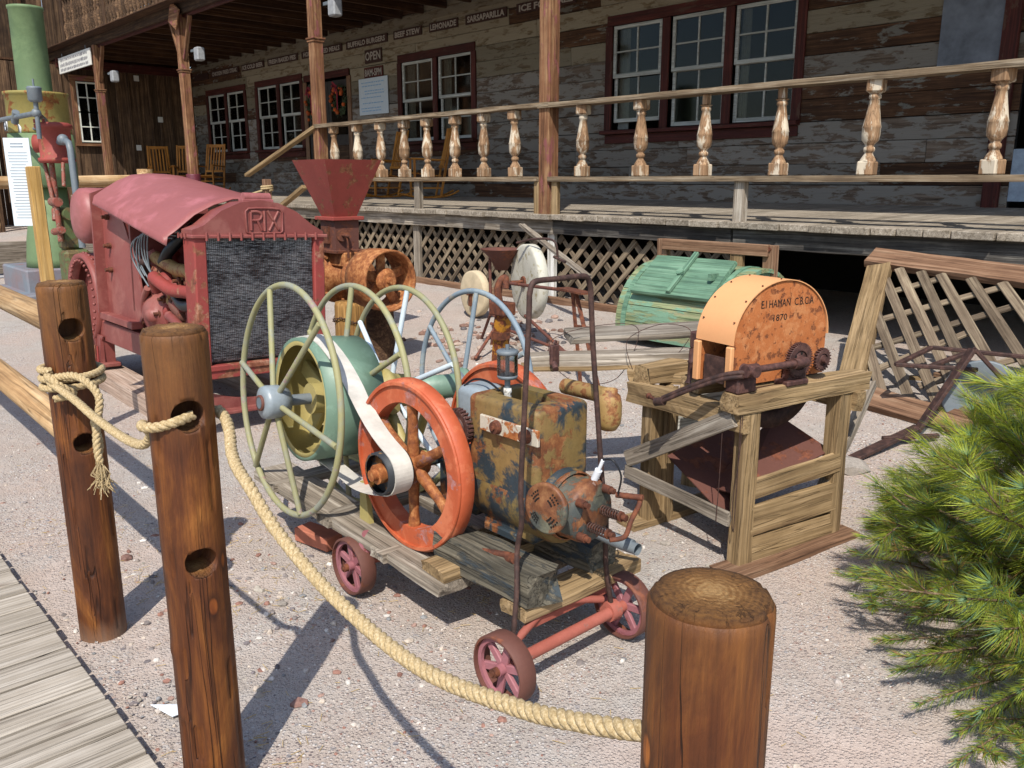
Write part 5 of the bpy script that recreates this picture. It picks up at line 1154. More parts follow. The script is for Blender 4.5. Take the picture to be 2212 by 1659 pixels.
# hood: arched sheet, higher at the rear
hf = [(1.805, 1.125), (1.815, 1.175), (1.86, 1.205), (1.98, 1.30), (2.10, 1.36), (2.22, 1.395), (2.34, 1.40), (2.46, 1.385), (2.58, 1.335), (2.70, 1.245), (2.79, 1.18), (2.8, 1.12)]
hr_ = [(1.83, 1.335), (1.845, 1.385), (1.90, 1.425), (2.0, 1.49), (2.10, 1.535), (2.22, 1.55), (2.34, 1.55), (2.46, 1.54), (2.58, 1.50), (2.70, 1.43), (2.79, 1.38), (2.8, 1.335)]
mb = MB(); vs = []; n = len(hf); m = 16
for sgn, th_ in ((0, 0), (1, -.006)):
    for i in range(m + 1):
        f = i / m; x = -4.985 * (1 - f) + -6.36 * f
        vs += [(x + (0 if i else .012 * abs(k - n / 2) / n), a[0] * (1 - f) + b[0] * f, a[1] * (1 - f) + b[1] * f + th_ + .002 * noise.noise(Vector((x * 2, a[0] * 3, 0)))) for k, (a, b) in enumerate(zip(hf, hr_))]
o1 = (m + 1) * n
fs = [(i * n + k, (i + 1) * n + k, (i + 1) * n + k + 1, i * n + k + 1) for i in range(m) for k in range(n - 1)]
mb.add(vs, fs + [tuple(q + o1 for q in f[::-1]) for f in fs] + [(k, k + 1, o1 + k + 1, o1 + k) for k in range(n - 1)] + [(i * n, (i + 1) * n, o1 + (i + 1) * n, o1 + i * n) for i in range(m)], True)
obj('hood', mb, M_rixtop, cp)
# rear plate, drums, frame
obj('rear_plate', MB().prism([(0, .55), (0, 1.40), (.25, 1.5), (.5, 1.52), (.85, 1.4), (.85, .55)], (-6.585, 1.88, 0), Y_, Z_, X_, .025), M_rix, cp)
obj('side_plate', MB().prism([(-6.585, .545), (-5.92, .545), (-5.82, .64), (-5.9, .9), (-6.08, 1.15), (-6.2, 1.31), (-6.36, 1.34), (-6.585, 1.36)], (0, 1.95, 0), X_, Z_, Y_, .012), M_rix, cp)
obj('inner_bulkhead', MB().box((-6.02, 2.35, .95), (.03, .8, .66)), M_rix, cp)
obj('engine_side', MB().box((-5.6, 2.45, .95), (1.1, .3, .5), ch=.03), M_rixrust, cp)
obj('plate_ledge', MB().box((-6.25, 1.93, .53), (.66, .08, .05), ch=.004), M_rix, cp)
for (x, z) in ((-6.42, 1.24), (-6.42, 1.04), (-6.42, .87)): obj('plate_bolt', MB().cyl((x, 1.95, z), (x, 1.925, z), .02, n=8).cyl((x, 1.93, z), (x, 1.90, z), .013, n=8), M_rust, cp)
obj('air_tank', MB().lathe((-6.86, 1.88, 1.235), Y_, [(0, -.035), (.1, -.03), (.165, -.015), (.2, .02), (.205, .06), (.205, .85), (0, .85)], 48), M_rixtop, cp)
obj('riveted_drum', MB().lathe((-6.98, 1.90, .60), Y_, [(.30, .05), (.30, 0), (.35, -.015), (.355, .02), (.355, .8), (0, .8)], 56).lathe((-6.98, 1.90, .60), Y_, [(.0, .1), (.3, .1)], 40), M_rix, cp)
mb = MB()
for k in range(34):
    a = 2 * math.pi * k / 34; mb.sphere((-6.98 + .353 * math.cos(a), 1.935, .60 + .353 * math.sin(a)), .014, 8, 5); mb.sphere((-6.98 + .30 * math.cos(a), 1.885, .60 + .30 * math.sin(a)), .012, 8, 5)
o = obj('rivet', mb, M_rix, cp); o['kind'] = 'stuff'
obj('side_beam', MB().box((-5.82, 1.945, .405), (1.78, .05, .15), ch=.006).box((-5.82, 1.985, .476), (1.78, .12, .012)).box((-5.82, 1.985, .336), (1.78, .12, .012)), M_rix, cp)
obj('far_side_beam', MB().box((-5.95, 2.7, .405), (2.05, .05, .15), ch=.006), M_rix, cp)
obj('foot', MB().box((-6.68, 1.93, .155), (.24, .16, .03), ch=.006).prism([(-.09, 0), (.07, 0), (.06, .16), (.09, .20), (-.09, .2)], (-6.68, 1.9, .17), X_, Z_, Y_, .012).box((-6.75, 1.94, .27), (.02, .1, .2)).box((-6.63, 1.94, .26), (.015, .1, .18)), M_rix, cp)
for x in (-6.77, -6.71, -6.65): obj('foot_bolt', MB().cyl((x, 1.875, .17), (x, 1.875, .29), .008, n=6), M_rixrust, cp)
obj('lower_rail', MB().box((RX - .03, (YL + YR) / 2, .405), (.16, YR - YL, .035), ch=.005).box((RX + .03, (YL + YR) / 2, .365), (.02, YR - YL, .05), ch=.004), M_rixrust, cp)
sk = [(i / 14 * .84, .16 + .012 * math.sin(i)) for i in range(15)] + [(.84 - i / 14 * .84, .335 - .115 * math.sin(math.pi * i / 14) ** .7) for i in range(15)]
obj('front_skirt', MB().prism(sk[:15] + [(.84, .33)] + sk[15:], (RX - .05, YL, -.04), Y_, Z_, X_, .02).box((RX + .0, (YL + YR) / 2, .125), (.1, .84, .02), ch=.004), M_rix, cp)
# motor inside: castings, hoses and wires
obj('gear_case', MB().lathe((-5.75, 2.03, .62), Vector((.35, -1, 0)), [(0, .10), (.04, .10), (.045, .07), (.10, .06), (.135, .04), (.14, -.02), (.20, -.03), (.205, -.05), (0, -.08)], 36).tube(catmull([(-5.92, 1.98, .56), (-5.86, 1.96, .70), (-5.75, 1.95, .80)], 5), .022, 10), M_rix, cp)
obj('motor_block', MB().box((-5.62, 2.25, .70), (.9, .35, .4), ch=.04), M_rixrust, cp)
for k, (x, z) in enumerate(((-5.55, .86), (-5.4, .82), (-5.75, .9), (-5.25, .76), (-5.3, .9))): obj('casting', MB().sphere((x, 2.0 + .02 * k, z), .075, 12, 8, (1.2, .8, .8)), M_rix if k % 2 else M_rixrust, cp)
obj('water_pipe', MB().tube(catmull([(-5.62, 1.97, .80), (-5.56, 1.93, .885), (-5.45, 1.92, .87), (-5.3, 1.94, .83), (-5.1, 1.97, .83), (-4.98, 1.99, .82)], 6), .040, 14), M_rixrust, cp)
obj('pipe_lagging', MB().tube(catmull([(-5.75, 2.02, 1.0), (-5.55, 2.0, .98), (-5.35, 2.0, .95), (-5.15, 2.0, .95), (-5.02, 2.02, .9)], 6), .042, 12), M_tank, cp)
obj('black_hose', MB().tube(catmull([(-5.55, 1.99, .98), (-5.46, 2.0, 1.06), (-5.38, 2.06, 1.15), (-5.33, 2.12, 1.22)], 6), .036, 14), M_hose, cp)
obj('lower_hose', MB().tube(catmull([(-5.35, 1.98, .8), (-5.2, 1.97, .74), (-5.05, 1.98, .76)], 5), .036, 12), M_hose, cp)
obj('rod_coupling', MB().cyl((-5.4, 1.95, .66), (-5.02, 1.95, .56), .03, .022, 12), M_rix, cp)
rs = random.Random(12)
for k in range(7):
    a = (-5.85 + k * .05, 1.96, .86 + rs.uniform(-.05, .05)); b = (-5.45 + k * .06, 2.0, 1.17 + rs.uniform(-.04, .04))
    obj('ignition_wire', MB().tube(catmull([a, (a[0] - .09, 1.93, a[2] + .14), (a[0] + .04, 1.92, 1.12 + .015 * k), b], 6), .0055, 6), M_galv, cp)
for k in range(34):
    x, z = rs.uniform(-6.0, -5.05), rs.uniform(.52, .96); y = rs.uniform(1.98, 2.1); a = Vector((x, y, z)); b = a + Vector((rs.uniform(-.16, .16), rs.uniform(-.03, .05), rs.uniform(-.14, .14))); m_ = rs.choice([M_rixrust, M_rix, M_rustdk, M_tank, M_rustred]); r0 = rs.uniform(.01, .03)
    obj(rs.choice(['small_pipe', 'fitting', 'casting_lug']), MB().tube(catmull([a, a.lerp(b, .5) + Vector((0, -.03, .02)), b], 4), r0, 9).cyl(a - Vector((0, .03, 0)), a + Vector((0, .01, 0)), r0 * 1.5, n=6), m_, cp)
for k in range(14): x, z = rs.uniform(-5.95, -5.1), rs.uniform(.55, .9); obj('casting_bolt', MB().cyl((x, 1.955, z), (x, 1.99, z), .013, n=6).cyl((x, 1.985, z), (x, 2.0, z), .026, n=12), M_rust, cp)
mb = MB()
for k in range(240): 
    x, y = rs.uniform(-5.95, -5.15), rs.uniform(1.97, 2.08); a = rs.uniform(0, 3); mb.box((x, y, .485 + rs.uniform(0, .03)), (rs.uniform(.02, .06), .006, .003), Vector((math.cos(a), math.sin(a), 0)), Vector((-math.sin(a), math.cos(a), 0)))
o = obj('leaf_litter', mb, M_straw, cp); o['kind'] = 'stuff'
o = rough_board('bed_timber', (-7.9, 2.0, .065), (-5.15, 1.90, .06), .2, .13, M_paletim, None, seed=3, amp=.003); tag(o, 'long square timber lying under the near side of the red compressor', 'timber')
o = rough_board('bed_timber', (-7.9, 2.72, .065), (-5.1, 2.68, .06), .2, .13, M_paletim, None, seed=4, amp=.003); tag(o, 'square timber under the far side of the red compressor', 'timber')

# ================================================================ THE GRINDER ON ITS BENCH
GL = Vector((-1.69, 2.75, 0)); GR = (0, 0, -.191)
bn2 = thing('timber_bench', 'rough tan timber bench with plank sides and a rusty chute, carrying the orange grinder', 'bench', GL, GR)
L = lambda x, y, z: GL + Vector((x, y, z))
for i, (x, y, h) in enumerate(((0, 0, .655), (0, .53, .655), (-.545, 0, .60), (-.545, .53, .60))):
    rough_board('leg', L(x - (.0), y, -.01), L(x, y, h), .066, .066, M_tan, bn2, up=Y_, seed=60 + i, amp=.003)
rough_board('top_beam', L(0.0, -.10, .695), L(0.0, .66, .695), .085, .075, M_tan, bn2, seed=70, amp=.005)
rough_board('top_beam', L(-.3, -.02, .69), L(-.3, .66, .69), .12, .05, M_tan, bn2, seed=71, amp=.005)
rough_board('front_beam', L(-.64, -.035, .60), L(.03, -.035, .625), .07, .085, M_tan, bn2, seed=72, amp=.006)
rough_board('rear_beam', L(-.6, .6, .62), L(.05, .6, .62), .07, .08, M_tan, bn2, seed=73, amp=.005)
rough_board('left_beam', L(-.56, -.05, .685), L(-.56, .66, .685), .09, .08, M_tan, bn2, seed=74, amp=.006)
rough_board('brace', L(-.63, -.065, .29), L(.0, -.08, .635), .018, .07, M_grey, bn2, seed=75, amp=.002, up=Z_)
rough_board('front_rail', L(-.63, -.065, .235), L(-.0, -.065, .225), .02, .055, M_grey, bn2, seed=76, amp=.002)
rough_board('side_rail', L(.02, .02, .335), L(.02, .52, .365), .03, .075, M_tan, bn2, seed=77, amp=.003)
rough_board('side_board', L(.02, .02, .205), L(.02, .52, .215), .025, .12, M_tan, bn2, seed=78, amp=.003); rough_board('side_board', L(.02, .02, .085), L(.02, .52, .085), .025, .105, M_tan, bn2, seed=79, amp=.003)
rough_board('sole_plate', L(.03, -.12, .015), L(.03, .62, .035), .13, .03, M_redwood, bn2, seed=80, amp=.003); rough_board('sole_plate', L(-.56, -.12, .015), L(-.56, .5, .03), .12, .03, M_tan, bn2, seed=81, amp=.003)
rough_board('white_side_board', L(-.58, .12, .40), L(-.58, .56, .40), .02, .30, M_whitepl, bn2, seed=82, amp=.003)
rough_board('cross_stick', L(-.12, .9, .62), L(.0, .45, .22), .04, .04, M_grey, bn2, seed=83, amp=.003)
mb = MB(); q = [L(-.30, .50, .50), L(-.02, .53, .40), L(-.03, .03, .29), L(-.28, .10, .24)]; mb.add(q, [(0, 1, 2, 3)]); mb.add([p - Z_ * .004 for p in q], [(3, 2, 1, 0)])
q = [L(-.50, .45, .42), L(-.30, .5, .24), L(-.08, .02, .17), L(-.46, .02, .34)]; mb.add(q, [(0, 1, 2, 3)]); mb.add([p - Z_ * .004 for p in q], [(3, 2, 1, 0)])
obj('rusty_chute', mb, M_rustred, bn2)
obj('wire', MB().tube(catmull([L(.03, -.06, .70), L(.035, -.07, .5), L(.02, -.075, .3), L(.03, -.07, .2), L(.03, -.07, .66)], 6), .0018, 5).tube(catmull([L(-.05, -.08, .64), L(-.05, -.08, .4), L(-.05, -.085, .2)], 4), .0018, 5), M_rustdk, bn2)

gd = thing('orange_grinder', 'orange grinder housing lettered in black with rusty gears and a long crank', 'grinder', GL + Vector((.03, .17, .735)), GR)
# model coordinates are unrotated about the bench origin: shift so both turn about the same corner
import_off = Vector((.03, .17, .735))
rotz = Matrix.Rotation(-.191, 4, 'Z'); W[gd] = Matrix.Translation(GL + rotz.inverted() @ (GL + import_off - GL))
arch = [(-.075, .745), (.44, .745)] + [(.1825 + .2575 * math.cos(R(a)), .905 + .225 * math.sin(R(a))) for a in range(0, 181, 10)]
obj('side_plate', MB().prism(arch, L(-.045, 0, 0), Y_, Z_, X_, .018), M_ply, gd)
obj('far_side_plate', MB().prism(arch, L(-.21, 0, 0), Y_, Z_, X_, .018), M_ply, gd)
ca_ = [(.1825 + .264 * math.cos(R(a)), .905 + .231 * math.sin(R(a))) for a in range(0, 184, 6)]; mb = MB(); n = len(ca_)
vo = [L(-.02, y, z) for y, z in ca_] + [L(-.215, y, z) for y, z in ca_]; vi = [L(-.02, .1825 + (y - .1825) * .985, .905 + (z - .905) * .985) for y, z in ca_] + [L(-.215, .1825 + (y - .1825) * .985, .905 + (z - .905) * .985) for y, z in ca_]
mb.add(vo, [(k, k + 1, n + k + 1, n + k) for k in range(n - 1)], True); mb.add(vi, [(n + k, n + k + 1, k + 1, k) for k in range(n - 1)], True); mb.add(vo[:n] + vi[:n], [(n + k, n + k + 1, k + 1, k) for k in range(n - 1)])
obj('rim_sheet', mb, M_orange, gd)
for sx in (-.03, -.2): board('corner_batten', L(sx, -.085, .745), L(sx, -.085, .90), .03, .02, M_orange, gd, up=Y_)
mb = MB()
for a in range(5, 180, 22): mb.cyl(L(-.035, .1825 + .264 * math.cos(R(a)), .905 + .231 * math.sin(R(a))), L(-.035, .1825 + .269 * math.cos(R(a)), .905 + .236 * math.sin(R(a))), .0035, n=6); mb.cyl(L(-.195, .1825 + .264 * math.cos(R(a)), .905 + .231 * math.sin(R(a))), L(-.195, .1825 + .269 * math.cos(R(a)), .905 + .236 * math.sin(R(a))), .0035, n=6)
o = obj('nail_head', mb, M_rust, gd); o['kind'] = 'stuff'
obj('lettering', text_mb('E.I HAMAN  C.B.C.A', .042, L(-.0265, .205, 1.045), Y_, Z_, X_, .001, w=.29), M_inter, gd)['kind'] = 'stuff'
obj('lettering', text_mb('1870', .036, L(-.0265, .165, .99), Y_, Z_, X_, .001, w=.075), M_inter, gd)['kind'] = 'stuff'
obj('grinding_wheel', MB().lathe(L(-.12, .26, .76), X_, [(.17, -.03), (.235, -.03), (.24, -.02), (.24, .02), (.235, .03), (.17, .03), (.17, -.03)], 56).cyl(L(-.2, .26, .76), L(.03, .26, .76), .014, n=10), M_rustdk, gd)
obj('front_baffle', MB().box(L(-.115, -.07, .80), (.11, .012, .1)), M_rustdk, gd)
def gear(name, c, r, nt_, w):
    mb = MB().annul(c, X_, r * .62, r, w, 40, .002).lathe(c, X_, [(0, -w * .3), (r * .65, -w * .3), (r * .65, w * .25), (0, w * .25)], 40).cyl(c, c + X_ * w * 1.6, r * .3, n=14)
    for k in range(nt_):
        a = 2 * math.pi * k / nt_; e = Vector((0, math.cos(a), math.sin(a))); mb.box(c + e * (r + .003), (w, .0042, .007), X_, X_.cross(e), e)
    gobj = obj(name, mb, M_gear, gd)
    h = MB()
    for k in range(5): a = 2 * math.pi * k / 5; p = c + Vector((w * .26, math.cos(a) * r * .46, math.sin(a) * r * .46)); h.cyl(p, p + X_ * .001, r * .1, n=10)
    if nt_ > 30: o = obj('gear_hole', h, M_inter, gobj); o['kind'] = 'stuff'
gear('large_gear', L(.02, .235, .825), .063, 44, .02); gear('small_gear', L(.025, .365, .815), .040, 22, .016)
obj('bearing_bracket', MB().box(L(.01, .215, .742), (.07, .12, .02), ch=.004).prism([(-.035, 0), (.035, 0), (.018, .08), (-.018, .08)], L(-.01, .215, .745), Y_, Z_, X_, .03), M_gear, gd); obj('shaft_block', MB().box(L(-.0, -.05, .76), (.07, .1, .06), ch=.008), M_gear, gd)
obj('crank_shaft', MB().cyl(L(.055, .235, .825), L(.055, -.06, .825), .0135, n=14).cyl(L(.055, .235, .825), L(.055, .17, .825), .02, n=14).cyl(L(.055, -.03, .825), L(.055, -.09, .825), .024, n=14).cyl(L(.02, -.065, .825), L(.09, -.065, .825), .021, n=14), M_gear, gd)
obj('crank_arm', MB().tube(catmull([L(.05, -.08, .82), L(-.02, -.12, .80), L(-.14, -.16, .74), L(-.26, -.2, .67)], 6), .010, 10).tube(catmull([L(.05, -.095, .805), L(-.02, -.13, .785), L(-.14, -.17, .725), L(-.26, -.21, .655)], 6), .008, 10).cyl(L(-.25, -.2, .66), L(-.29, -.21, .65), .017, n=12), M_rustdk, gd)
obj('crank_handle', MB().cyl(L(-.27, -.21, .655), L(-.385, -.16, .645), .0075, n=10).sphere(L(-.39, -.158, .645), .013, 10, 6), M_rust, gd)
obj('chute_box', MB().box(L(-.30, .10, .87), (.10, .18, .07), ch=.006).box(L(-.27, .02, .77), (.04, .04, .14), ch=.004).lathe(L(-.31, .0, .70), Z_, [(.03, 0), (.022, .012), (.02, .08), (.024, .085), (.02, .09), (.018, .14)], 12), M_gear, gd)
# long weathered chute planks, wired together
pk = thing('plank_chute', 'two long cracked grey planks wired together, reaching left from the orange grinder', 'planks', (-2.6, 3.0, .7))
rough_board('plank', (-2.74, 2.85, .785), (-2.28, 3.47, .815), .25, .032, M_grey, pk, seed=90, amp=.004, seg=22)
rough_board('plank', (-2.76, 2.60, .705), (-2.15, 3.20, .735), .13, .05, M_grey, pk, seed=91, amp=.004, seg=22)
rough_board('plank', (-2.77, 2.57, .672), (-2.2, 3.12, .70), .12, .018, M_tan, pk, seed=92, amp=.003, seg=18)
rough_board('prop_block', (-2.37, 2.86, .665), (-2.1, 3.05, .66), .09, .05, M_tan, pk, seed=93, amp=.004)
obj('binding_wire', MB().tube(catmull([(-2.6, 2.62, .69), (-2.66, 2.66, .80), (-2.55, 2.84, .86), (-2.44, 3.0, .84), (-2.43, 2.86, .64), (-2.52, 2.70, .62), (-2.6, 2.62, .69)], 8), .0018, 5).tube(catmull([(-2.35, 2.84, .72), (-2.38, 2.86, .82), (-2.3, 3.0, .88), (-2.22, 3.1, .83), (-2.32, 2.92, .62), (-2.35, 2.84, .72)], 8), .0018, 5), M_rustdk, pk)
obj('hasp', MB().box((-2.61, 2.63, .745), (.02, .05, .09), ch=.004).cyl((-2.60, 2.62, .71), (-2.57, 2.60, .69), .014, n=10).annul((-2.61, 2.635, .80), X_, .006, .013, .008, 14), M_gear, pk)
for i, (x, y) in enumerate(((-2.2, 2.92), (-2.35, 3.35))): rough_board('prop_post', (x, y, 0), (x, y, .63), .07, .06, M_tan, pk, up=Y_, seed=95 + i)

# ================================================================ GRINDSTONES, SEAT, JACK, CHURN
gs = thing('treadle_grindstone', 'large pale upright grindstone on a rusty iron treadle stand with a pan seat', 'grindstone', (-4.96, 4.7, .16))
def disc(c, yw, r, w, mat, seed, name, parent=None):
    ax = Vector((-math.sin(yw), math.cos(yw), 0)); n = 56; vs = []; d, sd, u = frame(ax); mb = MB()
    for h, k in ((-.5, 0), (-.5, .55), (-.5, .93), (-.42, 1), (.42, 1), (.5, .97), (.5, 0)):
        for i in range(n):
            t = 2 * math.pi * i / n; rr = r * k * (1 + .02 * noise.noise(Vector((math.cos(t) * 1.4 + seed, math.sin(t) * 1.4, 0)))); vs.append(Vector(c) + d * (h * w + .004 * noise.noise(Vector((i, k * 5, seed)))) + (sd * math.cos(t) + u * math.sin(t)) * rr)
    mb.add(vs, [(j * n + i, j * n + (i + 1) % n, (j + 1) * n + (i + 1) % n, (j + 1) * n + i) for j in range(6) for i in range(n)], True); return obj(name, mb, mat, parent), ax
_, ax = disc((-4.96, 4.7, .71), -.35, .30, .085, M_stone, 1, 'stone', gs)
c = Vector((-4.96, 4.7, .71))
obj('shaft', MB().cyl(c - ax * .16, c + ax * .14, .014, n=10).cyl(c - ax * .06, c - ax * .045, .045, n=8), M_rust, gs)
mb = MB()
for p, q in (((-5.12, 4.55, .70), (-4.10, 4.25, .755)), ((-5.12, 4.55, .70), (-5.35, 4.62, .10)), ((-5.35, 4.62, .88), (-5.32, 4.6, .4)), ((-5.32, 4.6, .42), (-5.58, 4.72, .16)), ((-5.15, 4.5, .55), (-4.85, 4.35, .1)), ((-5.2, 4.5, .36), (-4.12, 4.3, .3)), ((-4.9, 4.6, .45), (-4.12, 4.3, .28)), ((-5.32, 4.6, .42), (-5.0, 4.5, .38)), ((-5.15, 4.5, .33), (-5.05, 4.2, .13))): mb.cyl(p, q, .013, n=8)
obj('stand_rods', mb, M_rustred, gs)
mb = MB()
for p, q in (((-4.02, 4.22, .76), (-3.90, 4.20, .07)), ((-3.99, 4.22, .76), (-3.60, 4.08, .07))): mb.beam(p, q, .03, .012)
mb.box((-3.9, 4.19, .50), (.13, .012, .08)).box((-4.0, 4.22, .765), (.34, .1, .012), Vector((.96, -.28, 0)), Vector((.28, .96, 0)), Z_)
obj('rest_stand', mb, M_rust, gs)
obj('water_can_rod', MB().tube(catmull([(-5.0, 4.6, 1.02), (-4.8, 4.62, 1.06), (-4.62, 4.64, 1.05), (-4.6, 4.66, .92)], 6), .009, 8).cyl((-4.64, 4.66, .93), (-4.5, 4.64, .9), .012, n=8), M_rustdk, gs)
obj('pan_seat', MB().lathe((-5.27, 4.68, .78), Z_, [(0, 0), (.05, 0), (.10, .10), (.175, .17), (.18, .175), (.17, .172), (.09, .11), (.045, .012), (0, .012)], 28), M_rustred, gs)
lp = thing('leaning_plank', 'split pale plank leaning across the lattice behind the large grindstone', 'plank', (-5.3, 5.6, .5))
rough_board('plank', (-6.45, 6.0, 1.06), (-5.05, 5.5, .68), (.06), .03, M_grey, lp, seed=33, amp=.004)
st, ax = disc((-6.3, 5.25, .435), -.15, .225, .08, M_stone2, 5, 'grindstone'); tag(st, 'smaller cream grindstone standing on the ground left of the treadle stand', 'grindstone')
o = obj('iron_boss', MB().cyl((-6.3, 5.2, .46), (-6.3, 5.15, .46), .035, n=8).box((-6.3, 5.185, .40), (.03, .02, .16)), M_rust, st); W[o] = Matrix.Identity(4)
jk = thing('screw_jack', 'rusty yellow painted screw jack with a hooked iron head', 'jack', (-4.42, 3.88, .1))
rough_board('body', (-4.42, 3.88, .08), (-4.35, 3.88, .62), .085, .08, M_yellow, jk, up=Y_, seed=3, amp=.003)
obj('base', MB().box((-4.43, 3.88, .12), (.2, .16, .05), ch=.006), M_rust, jk)
obj('head_band', MB().box((-4.35, 3.87, .64), (.15, .12, .09), ch=.008).box((-4.36, 3.86, .45), (.095, .09, .05)), M_rust, jk)
obj('hook_head', MB().tube(catmull([(-4.34, 3.85, .64), (-4.355, 3.83, .76), (-4.35, 3.85, .83), (-4.33, 3.88, .85), (-4.32, 3.87, .78)], 6), .026, 10), M_rust, jk)
ch = thing('barrel_churn', 'green painted half round barrel churn with a lid, in a red brown timber stand', 'barrel churn', (-3.95, 5.6, .2))
cy, cz, rr = 5.72, .37, .485; x0, x1 = -4.5, -3.45
for i in range(13):
    a0, a1 = R(-12 + i * 16), R(-12 + (i + 1) * 16 - .7); rin = rr - .03; mb = MB(); vs = []
    for x in (x0, x1):
        for rad in (rr, rin):
            for a in (a0, (a0 + a1) / 2, a1): vs.append((x, cy - rad * math.cos(a), cz + rad * math.sin(a)))
    mb.add(vs, [(0, 1, 7, 6), (1, 2, 8, 7), (3, 9, 10, 4), (4, 10, 11, 5), (0, 6, 9, 3), (2, 5, 11, 8), (0, 3, 4, 1), (1, 4, 5, 2), (6, 7, 10, 9), (7, 8, 11, 10)])
    obj('stave', mb, M_green_w, ch)
def arcband(x, w, r0, r1, mat, nm, a_=-12, b_=200):
    mb = MB(); n = 30; vs = []
    for i in range(n + 1):
        a = R(a_ + (b_ - a_) * i / n)
        for (xx, rad) in ((x, r0), (x + w, r0), (x + w, r1), (x, r1)): vs.append((xx, cy - rad * math.cos(a), cz + rad * math.sin(a)))
    mb.add(vs, [(i * 4 + k, i * 4 + (k + 1) % 4, (i + 1) * 4 + (k + 1) % 4, (i + 1) * 4 + k) for i in range(n) for k in range(4)]); mb.add(vs[:4], [(0, 1, 2, 3)]); mb.add(vs[-4:], [(3, 2, 1, 0)])
    obj(nm, mb, mat, ch)
arcband(x0 + .06, .045, rr - .01, rr + .008, M_green_w2, 'hoop'); arcband(x1 - .16, .045, rr - .01, rr + .008, M_green_w2, 'hoop')
for x in (x0 + .03, x1 - .06): obj('end_board', MB().prism([(-(rr - .02) * math.cos(R(a)), (rr - .02) * math.sin(R(a))) for a in range(-12, 201, 8)], (x, cy, cz), Y_, Z_, X_, .03), M_green_w2, ch)
an = R(52); e1 = Vector((0, math.sin(an), math.cos(an))); nn = Vector((0, -math.cos(an), math.sin(an)))
lc = Vector((-3.98, cy, cz)) + nn * (rr + .02)
rough_board('lid', lc - X_ * .37 + e1 * .0, lc + X_ * .37 + e1 * .0, .42, .035, M_green_w2, ch, up=nn, seed=41, amp=.0015)
board('lid_bar', lc + nn * .035 - e1 * .2, lc + nn * .035 + e1 * .25, .04, .03, M_green_w2, ch, up=nn); obj('lid_knob', MB().cyl(lc + nn * .05, lc + nn * .07, .03, n=12), M_green_w2, ch); obj('lid_cleat', MB().box(lc + X_ * .3 + nn * .04, (.03, .1, .05)), M_green_w2, ch)
for x in (-4.52, -3.50): board('stand_leg', (x, 5.88, .2), (x, 5.86, 1.02), .11, .05, M_redwood, ch, up=Y_)
board('stand_rail', (-4.5, 5.83, .98), (-3.5, 5.83, .98), .045, .09, M_redwood, ch)
obj('stand_bolt', MB().cyl((-3.50, 5.84, .99), (-3.5, 5.82, .99), .018, n=8), M_rust, ch)

# ================================================================ THE FEED MILL WITH RED FUNNEL
hm = thing('funnel_mill', 'rusty feed mill with a tall square red funnel and a wide spoked belt pulley', 'mill', (-6.05, 3.8, .45))
fc = Vector((-6.33, 3.80, 0))
def frust(c, z0, h0, z1, h1, t=.006):
    mb = MB(); P = lambda z, h, s: [(c.x + a * (h - s), c.y + b * (h - s), z) for a, b in ((-1, -1), (1, -1), (1, 1), (-1, 1))]
    o0, o1, i0, i1 = P(z0, h0, 0), P(z1, h1, 0), P(z0, h0, t), P(z1, h1, t); mb.add(o0 + o1 + i0 + i1, [q for k in range(4) for q in ((k, (k + 1) % 4, 4 + (k + 1) % 4, 4 + k), (8 + k, 12 + k, 12 + (k + 1) % 4, 8 + (k + 1) % 4), (4 + k, 4 + (k + 1) % 4, 12 + (k + 1) % 4, 12 + k))]); return mb
obj('funnel', frust(fc, 1.21, .105, 1.665, .265), M_hopred, hm)
obj('funnel_flange', MB().box((fc.x, fc.y, 1.195), (.30, .30, .03), ch=.004), M_hopred, hm)
obj('neck', frust(fc, .93, .11, 1.18, .115, .05), M_rustred, hm); obj('neck_flange', MB().box((fc.x, fc.y, .925), (.34, .30, .025), ch=.004), M_rust, hm)
obj('hopper_gate', MB().box((fc.x - .02, fc.y - .125, 1.06), (.1, .02, .14)).cyl((fc.x + .1, fc.y - .05, 1.06), (fc.x + .32, fc.y - .1, 1.06), .012, n=8).cyl((fc.x + .12, fc.y - .05, 1.06), (fc.x + .14, fc.y - .06, 1.06), .05, n=16).cyl((fc.x + .25, fc.y - .08, 1.07), (fc.x + .25, fc.y - .08, .88), .010, n=8), M_rust, hm)
mb = MB().lathe((-6.42, 3.82, .72), X_, [(0, -.1), (.2, -.09), (.245, -.05), (.25, 0), (.24, .04), (.12, .08), (.1, .3), (0, .3)], 40)
mb.box((-6.3, 3.82, .86), (.3, .22, .14), ch=.02); mb.lathe((-6.14, 3.82, .72), X_, [(0, 0), (.15, 0), (.16, .03), (.15, .08), (0, .08)], 32)
for k in range(8): a = k * .785; mb.cyl((-6.45, 3.82 + .215 * math.cos(a), .72 + .215 * math.sin(a)), (-6.34, 3.82 + .215 * math.cos(a), .72 + .215 * math.sin(a)), .014, n=6)
obj('mill_housing', mb, M_rustor, hm)
pc = Vector((-5.62, 3.72, .745)); pu = obj('belt_pulley', MB().lathe(pc, X_, [(.215, -.15), (.235, -.15), (.238, -.08), (.242, 0), (.24, .14), (.225, .145), (.215, .12), (.215, -.15)], 56), M_rustor, hm)
mb = MB().cyl(pc - X_ * .5, pc + X_ * .17, .028, n=14).cyl(pc - X_ * .1, pc + X_ * .12, .06, n=18).lathe(pc + X_ * .08, X_, [(.09, -.02), (.095, 0), (.06, .03), (0, .03)], 24)
for k in range(5):
    a = .3 + k * 1.2566; e = Vector((0, math.cos(a), math.sin(a))); mb.beam(pc + e * .05, pc + e * .225, .075, .03, up=X_, ch=.006)
obj('pulley_spokes', mb, M_rustor, pu)
tg = []
